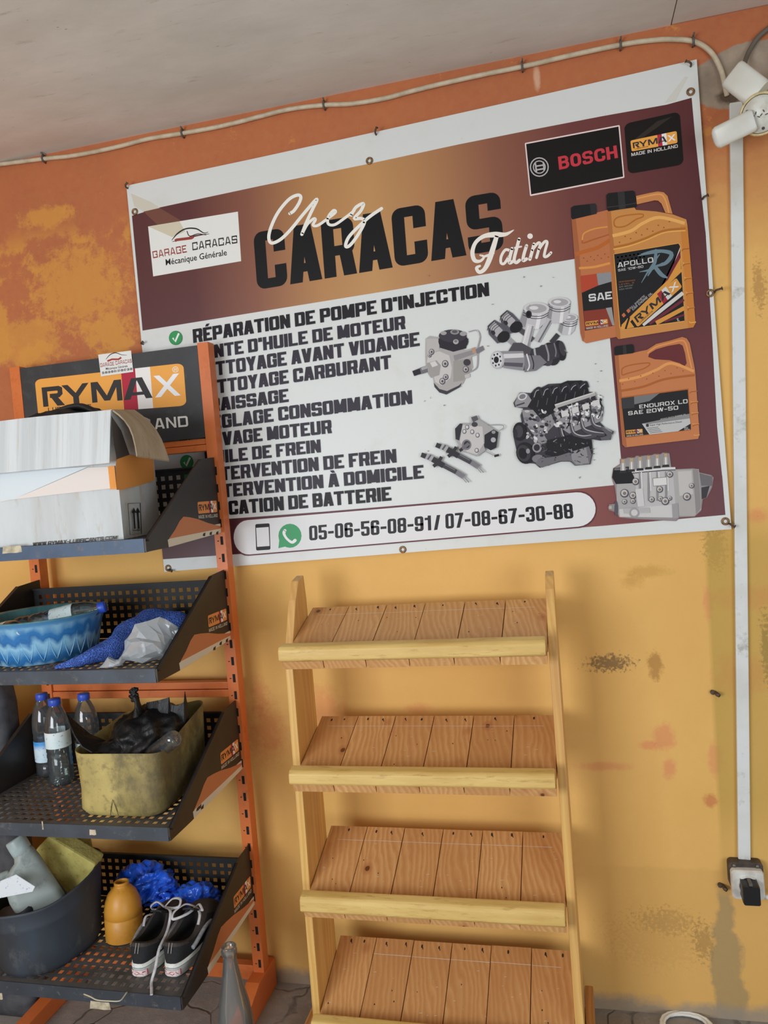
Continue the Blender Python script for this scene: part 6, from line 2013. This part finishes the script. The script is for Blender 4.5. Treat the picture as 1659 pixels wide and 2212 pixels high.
def sneaker(loc, rz, mirror, label):
    root = thing('sneaker', loc, label, 'shoe', 'pair of black sneakers')
    T = Matrix.Translation(Vector(loc)) @ Matrix.Rotation(rz, 4, 'Z')
    sx = -1 if mirror else 1
    def P(v):
        return T @ Vector((v.x * sx, v.y, v.z))
    N = 44
    A_ = [2 * math.pi * i / N for i in range(N)]
    # sole with a foxing stripe
    mb = MB()
    rings = []
    for z, g in ((0, -.003), (.003, .001), (.024, .0015), (.0248, .0022), (.0262, .0022), (.027, .0012), (.034, .0005), (.035, -.003)):
        rings.append([P(sole_pt(a, g) + Vector((0, 0, z + .006 * max(0, (sole_pt(a).y / SL - .8) / .2) ** 2))) for a in A_])
    mb.loft(rings, cap0=True, mif=lambda k, i: 1 if k == 3 else 0)
    sole = mb.build('rubber_sole', [rubber_w, M('#4f6a68', .5)], root)
    # upper: from the sole outline to the ankle opening
    def opening(a):
        y = (1 - math.cos(a)) / 2
        k = math.sin(a)
        yy = .012 + .140 * y
        xx = .030 * (abs(k) ** .8) * (1 if k >= 0 else -1) * (1 - .25 * y)
        zz = .082 - .022 * math.sin(math.pi * min(1, y * 1.1)) + .012 * y
        return Vector((xx, yy, zz))
    rings, lev = [], (0, .10, .24, .40, .55, .70, .85, .95, 1.0)
    for t_ in lev:
        r = []
        for a in A_:
            b = sole_pt(a, -.001) + Vector((0, 0, .032))
            o_ = opening(a)
            y = (1 - math.cos(a)) / 2
            ease = math.sin(t_ * math.pi / 2) ** (.75 if y > .6 else .95)
            p = b.lerp(o_, t_)
            p.z = b.z + (o_.z - b.z) * ease + .004 * math.sin(math.pi * t_)
            outw = .006 * math.sin(math.pi * t_)
            p.x += outw * (1 if b.x > 0 else -1) * min(1, abs(b.x) / .02)
            r.append(P(p))
        rings.append(r)
    # rolled collar then lining
    coll = [P(opening(a) + Vector((-.003 * math.sin(a), .003 * math.cos(a), .002))) for a in A_]
    deep = [P(Vector((opening(a).x * .80, .018 + (opening(a).y - .012) * .95, .050))) for a in A_]
    deep2 = [P(Vector((opening(a).x * .85, .016 + (opening(a).y - .012) * 1.0, .040))) for a in A_]
    def mf(k, i):
        y = (1 - math.cos(A_[i])) / 2
        if k >= 9: return 2
        if y < .22: return 1 if k < 4 else 0
        if y > .80: return 0
        return 1 if k < 5 else 0
    mb = MB()
    mb.loft(rings + [coll, deep, deep2], mif=mf)
    mb.f.append(list(range(len(mb.v) - N, len(mb.v)))); mb.mi.append(2); mb.sm.append(False)
    upper = mb.build('upper', [suede, canvas, inner_m], root)
    # stitching at the heel
    mb = MB()
    for x in (-.004, .004):
        mb.tube([P(Vector((x, -.0005, .062))), P(Vector((x, .004, .072))), P(Vector((x, .010, .083)))], .0006, 5)
        mb.build('heel_stitching', M('#b9b3ac', .8), upper)
        mb = MB()
    # tongue
    gr = [[P(Vector((x * (1 - .25 * f_), .135 + .035 * (1 - f_) - .028 * f_, .070 + .038 * f_ + .004 * math.cos(x * 60)))) for x in (-.021, -.01, 0, .01, .021)] for f_ in (0, .33, .66, 1)]
    mb = MB()
    slab(gr, .004, mb)
    mb.build('tongue', canvas, root)
    # pale side stripe on each flank
    for side in (1, -1):
        path = []
        for y in (.045, .062, .080, .100, .122, .142):
            a = math.acos(1 - 2 * (y / SL)) * side
            u_ = (y - .045) / .10
            t_ = .40 + .30 * u_
            b = sole_pt(a, -.001) + Vector((0, 0, .032)); o_ = opening(math.acos(1 - 2 * min(1, max(0, (y - .012) / .14))) * side)
            p = b.lerp(o_, t_ * .9)
            p.z = .050 + .016 * math.sin(u_ * 2.2)
            p.x = side * (abs(b.x) + .0062 - .010 * u_ * u_)
            path.append(P(p))
        mb = MB()
        mb.tube(smooth_path(path, 4), .0055, 8, flat=1.0)
        mb.build('side_stripe', mottled('grey_stripe', '#85878a', '#74767a', 90, .8), upper)
    # heel tag: red and white emblem on the sole
    def heelp(u, v):
        ang = u * .42
        s_ = sole_pt(ang, .0030)
        return P(Vector((s_.x, s_.y, .006 + v * .014)))
    mb = MB()
    n_ = 6
    for i in range(n_):
        u0, u1 = -1 + 2 * i / n_, -1 + 2 * (i + 1) / n_
        mb.face([heelp(u0, 0), heelp(u1, 0), heelp(u1, 1), heelp(u0, 1)], 1)
    for (ua, ub, va, vb) in ((-1, 1, 0, .09), (-1, 1, .91, 1), (-1, -.88, 0, 1), (.88, 1, 0, 1)):
        mb.face([heelp(ua, va) + T.to_3x3() @ Vector((0, -.0003, 0)), heelp(ub, va) + T.to_3x3() @ Vector((0, -.0003, 0)), heelp(ub, vb) + T.to_3x3() @ Vector((0, -.0003, 0)), heelp(ua, vb) + T.to_3x3() @ Vector((0, -.0003, 0))], 0)
    for (ua, ub, va, vb) in ((-.7, -.05, .2, .5), (-.5, .1, .45, .8), (-.1, .45, .15, .4), (.3, .75, .55, .8)):
        mb.face([heelp(ua, va) + T.to_3x3() @ Vector((0, -.0004, 0)), heelp(ub, va + .05) + T.to_3x3() @ Vector((0, -.0004, 0)), heelp(ub - .1, vb) + T.to_3x3() @ Vector((0, -.0004, 0)), heelp(ua + .1, vb) + T.to_3x3() @ Vector((0, -.0004, 0))], 0)
    mb.build('heel_tag', [M('#a53b4a', .6), M('#cbbcb9', .6)], sole)
    # laces
    for q in range(4):
        y, z = .150 + q * .014, .087 - q * .008
        mb = MB()
        mb.tube(smooth_path([P(Vector((-.024, y, z - .010))), P(Vector((-.012, y + .003, z + .004))), P(Vector((.012, y + .006, z + .004))), P(Vector((.024, y + .010, z - .010)))], 4), .0032, 8, flat=.55)
        mb.build('lace', lace_m, root)
    return root, P
l1, PL = sneaker((-1.121, -.462, Z4), math.radians(1.5), False, 'left black canvas sneaker with white laces on the bottom tray of the orange rack')
l2, PR = sneaker((-1.035, -.452, Z4), math.radians(1.0), True, 'right black canvas sneaker beside the printed bracket on the bottom tray')
def loose(root, P, paths):
    for pts in paths:
        mb = MB()
        q_ = [P(Vector(p)) for p in pts]
        for p in q_: p.z = max(p.z, Z4 + .0035)
        mb.tube(smooth_path(q_, 6), .0036, 8, flat=.42)
        mb.build('lace', lace_m, root)
loose(l1, PL, [[(0, .150, .094), (.020, .160, .112), (.048, .150, .118), (.052, .135, .108), (.030, .140, .098), (.004, .148, .094)],
               [(0, .150, .094), (-.02, .150, .108), (-.034, .140, .100), (-.030, .150, .086), (-.004, .152, .092)],
               [(.004, .148, .094), (.034, .120, .100), (.040, .085, .070), (.046, .030, .058), (.050, -.002, .030), (.046, -.018, .006), (.058, -.040, .004), (.070, -.062, .004)],
               [(-.026, .150, .075), (-.038, .120, .085), (-.036, .100, .070)]])
loose(l2, PR, [[(0, .150, .094), (.024, .140, .106), (.045, .115, .098), (.040, .100, .088), (.010, .120, .092), (0, .150, .094)],
               [(0, .150, .094), (-.016, .140, .108), (-.030, .128, .098), (-.014, .140, .094)],
               [(-.004, .146, .095), (-.026, .120, .094), (-.032, .095, .080)]])
# bent tie wire at the front of the bottom tray
pts = [WZ(x, y, Z4 + .004) for x, y in ((181, 2147), (196, 2153), (210, 2160), (235, 2162), (258, 2162), (268, 2152), (274, 2143))]
mb = MB()
mb.tube(smooth_path(pts, 3), .0019, 6, flat=.6)
tag(mb.build('cable_tie', M('#b9b39c', .5), loc=pts[3]), 'bent cream cable tie lying at the front of the bottom tray', 'cable tie')

# ------------------------------------------------------------------ on the floor
gb = Vector((-.898, -.405, 0))
m = bpy.data.materials.new('dusty_clear_glass')
m.use_nodes = True
p_ = principled(m)
glass = clear_plastic('dusty_glass', tint=(.93, .90, .85), body=.06, rough=.10, haze=.07)
gl = thing('glass_bottle', gb, 'tall dusty clear glass bottle standing on the floor in front of the orange rack', 'bottle')
mb = MB()
H_ = .372
prof = [(0, .006), (.030, .002), (.042, .0), (.0445, .006), (.0445, .150), (.043, .185), (.038, .225), (.028, .27), (.0205, .31), (.0165, .340), (.0160, .352), (.0195, .354), (.0200, .361), (.0175, .366), (.0185, .371), (.0170, .3735), (.0135, .372), (.0125, .35), (.0165, .31), (.024, .27), (.034, .225), (.040, .185), (.0415, .15), (.0415, .012), (0, .012)]
mb.lathe(prof, gb, 36)
mb.build('bottle_glass', glass, gl)
# white coil of cord at the foot of the wall
m = M('#cfcfc9', .5)
cc = WZ(1482, 2214, .01)
mb = MB()
pts = []
for i in range(70):
    a = i * .36
    r = .060 + .006 * math.sin(i * .5)
    pts.append(Vector((cc.x + r * math.cos(a), cc.y + r * .8 * math.sin(a), .006 + .0011 * (i // 17))))
mb.tube(pts, .004, 8)
tag(mb.build('cord_coil', m, loc=(cc.x, cc.y, 0)), 'white cord coiled on the floor at the foot of the wall', 'cord')
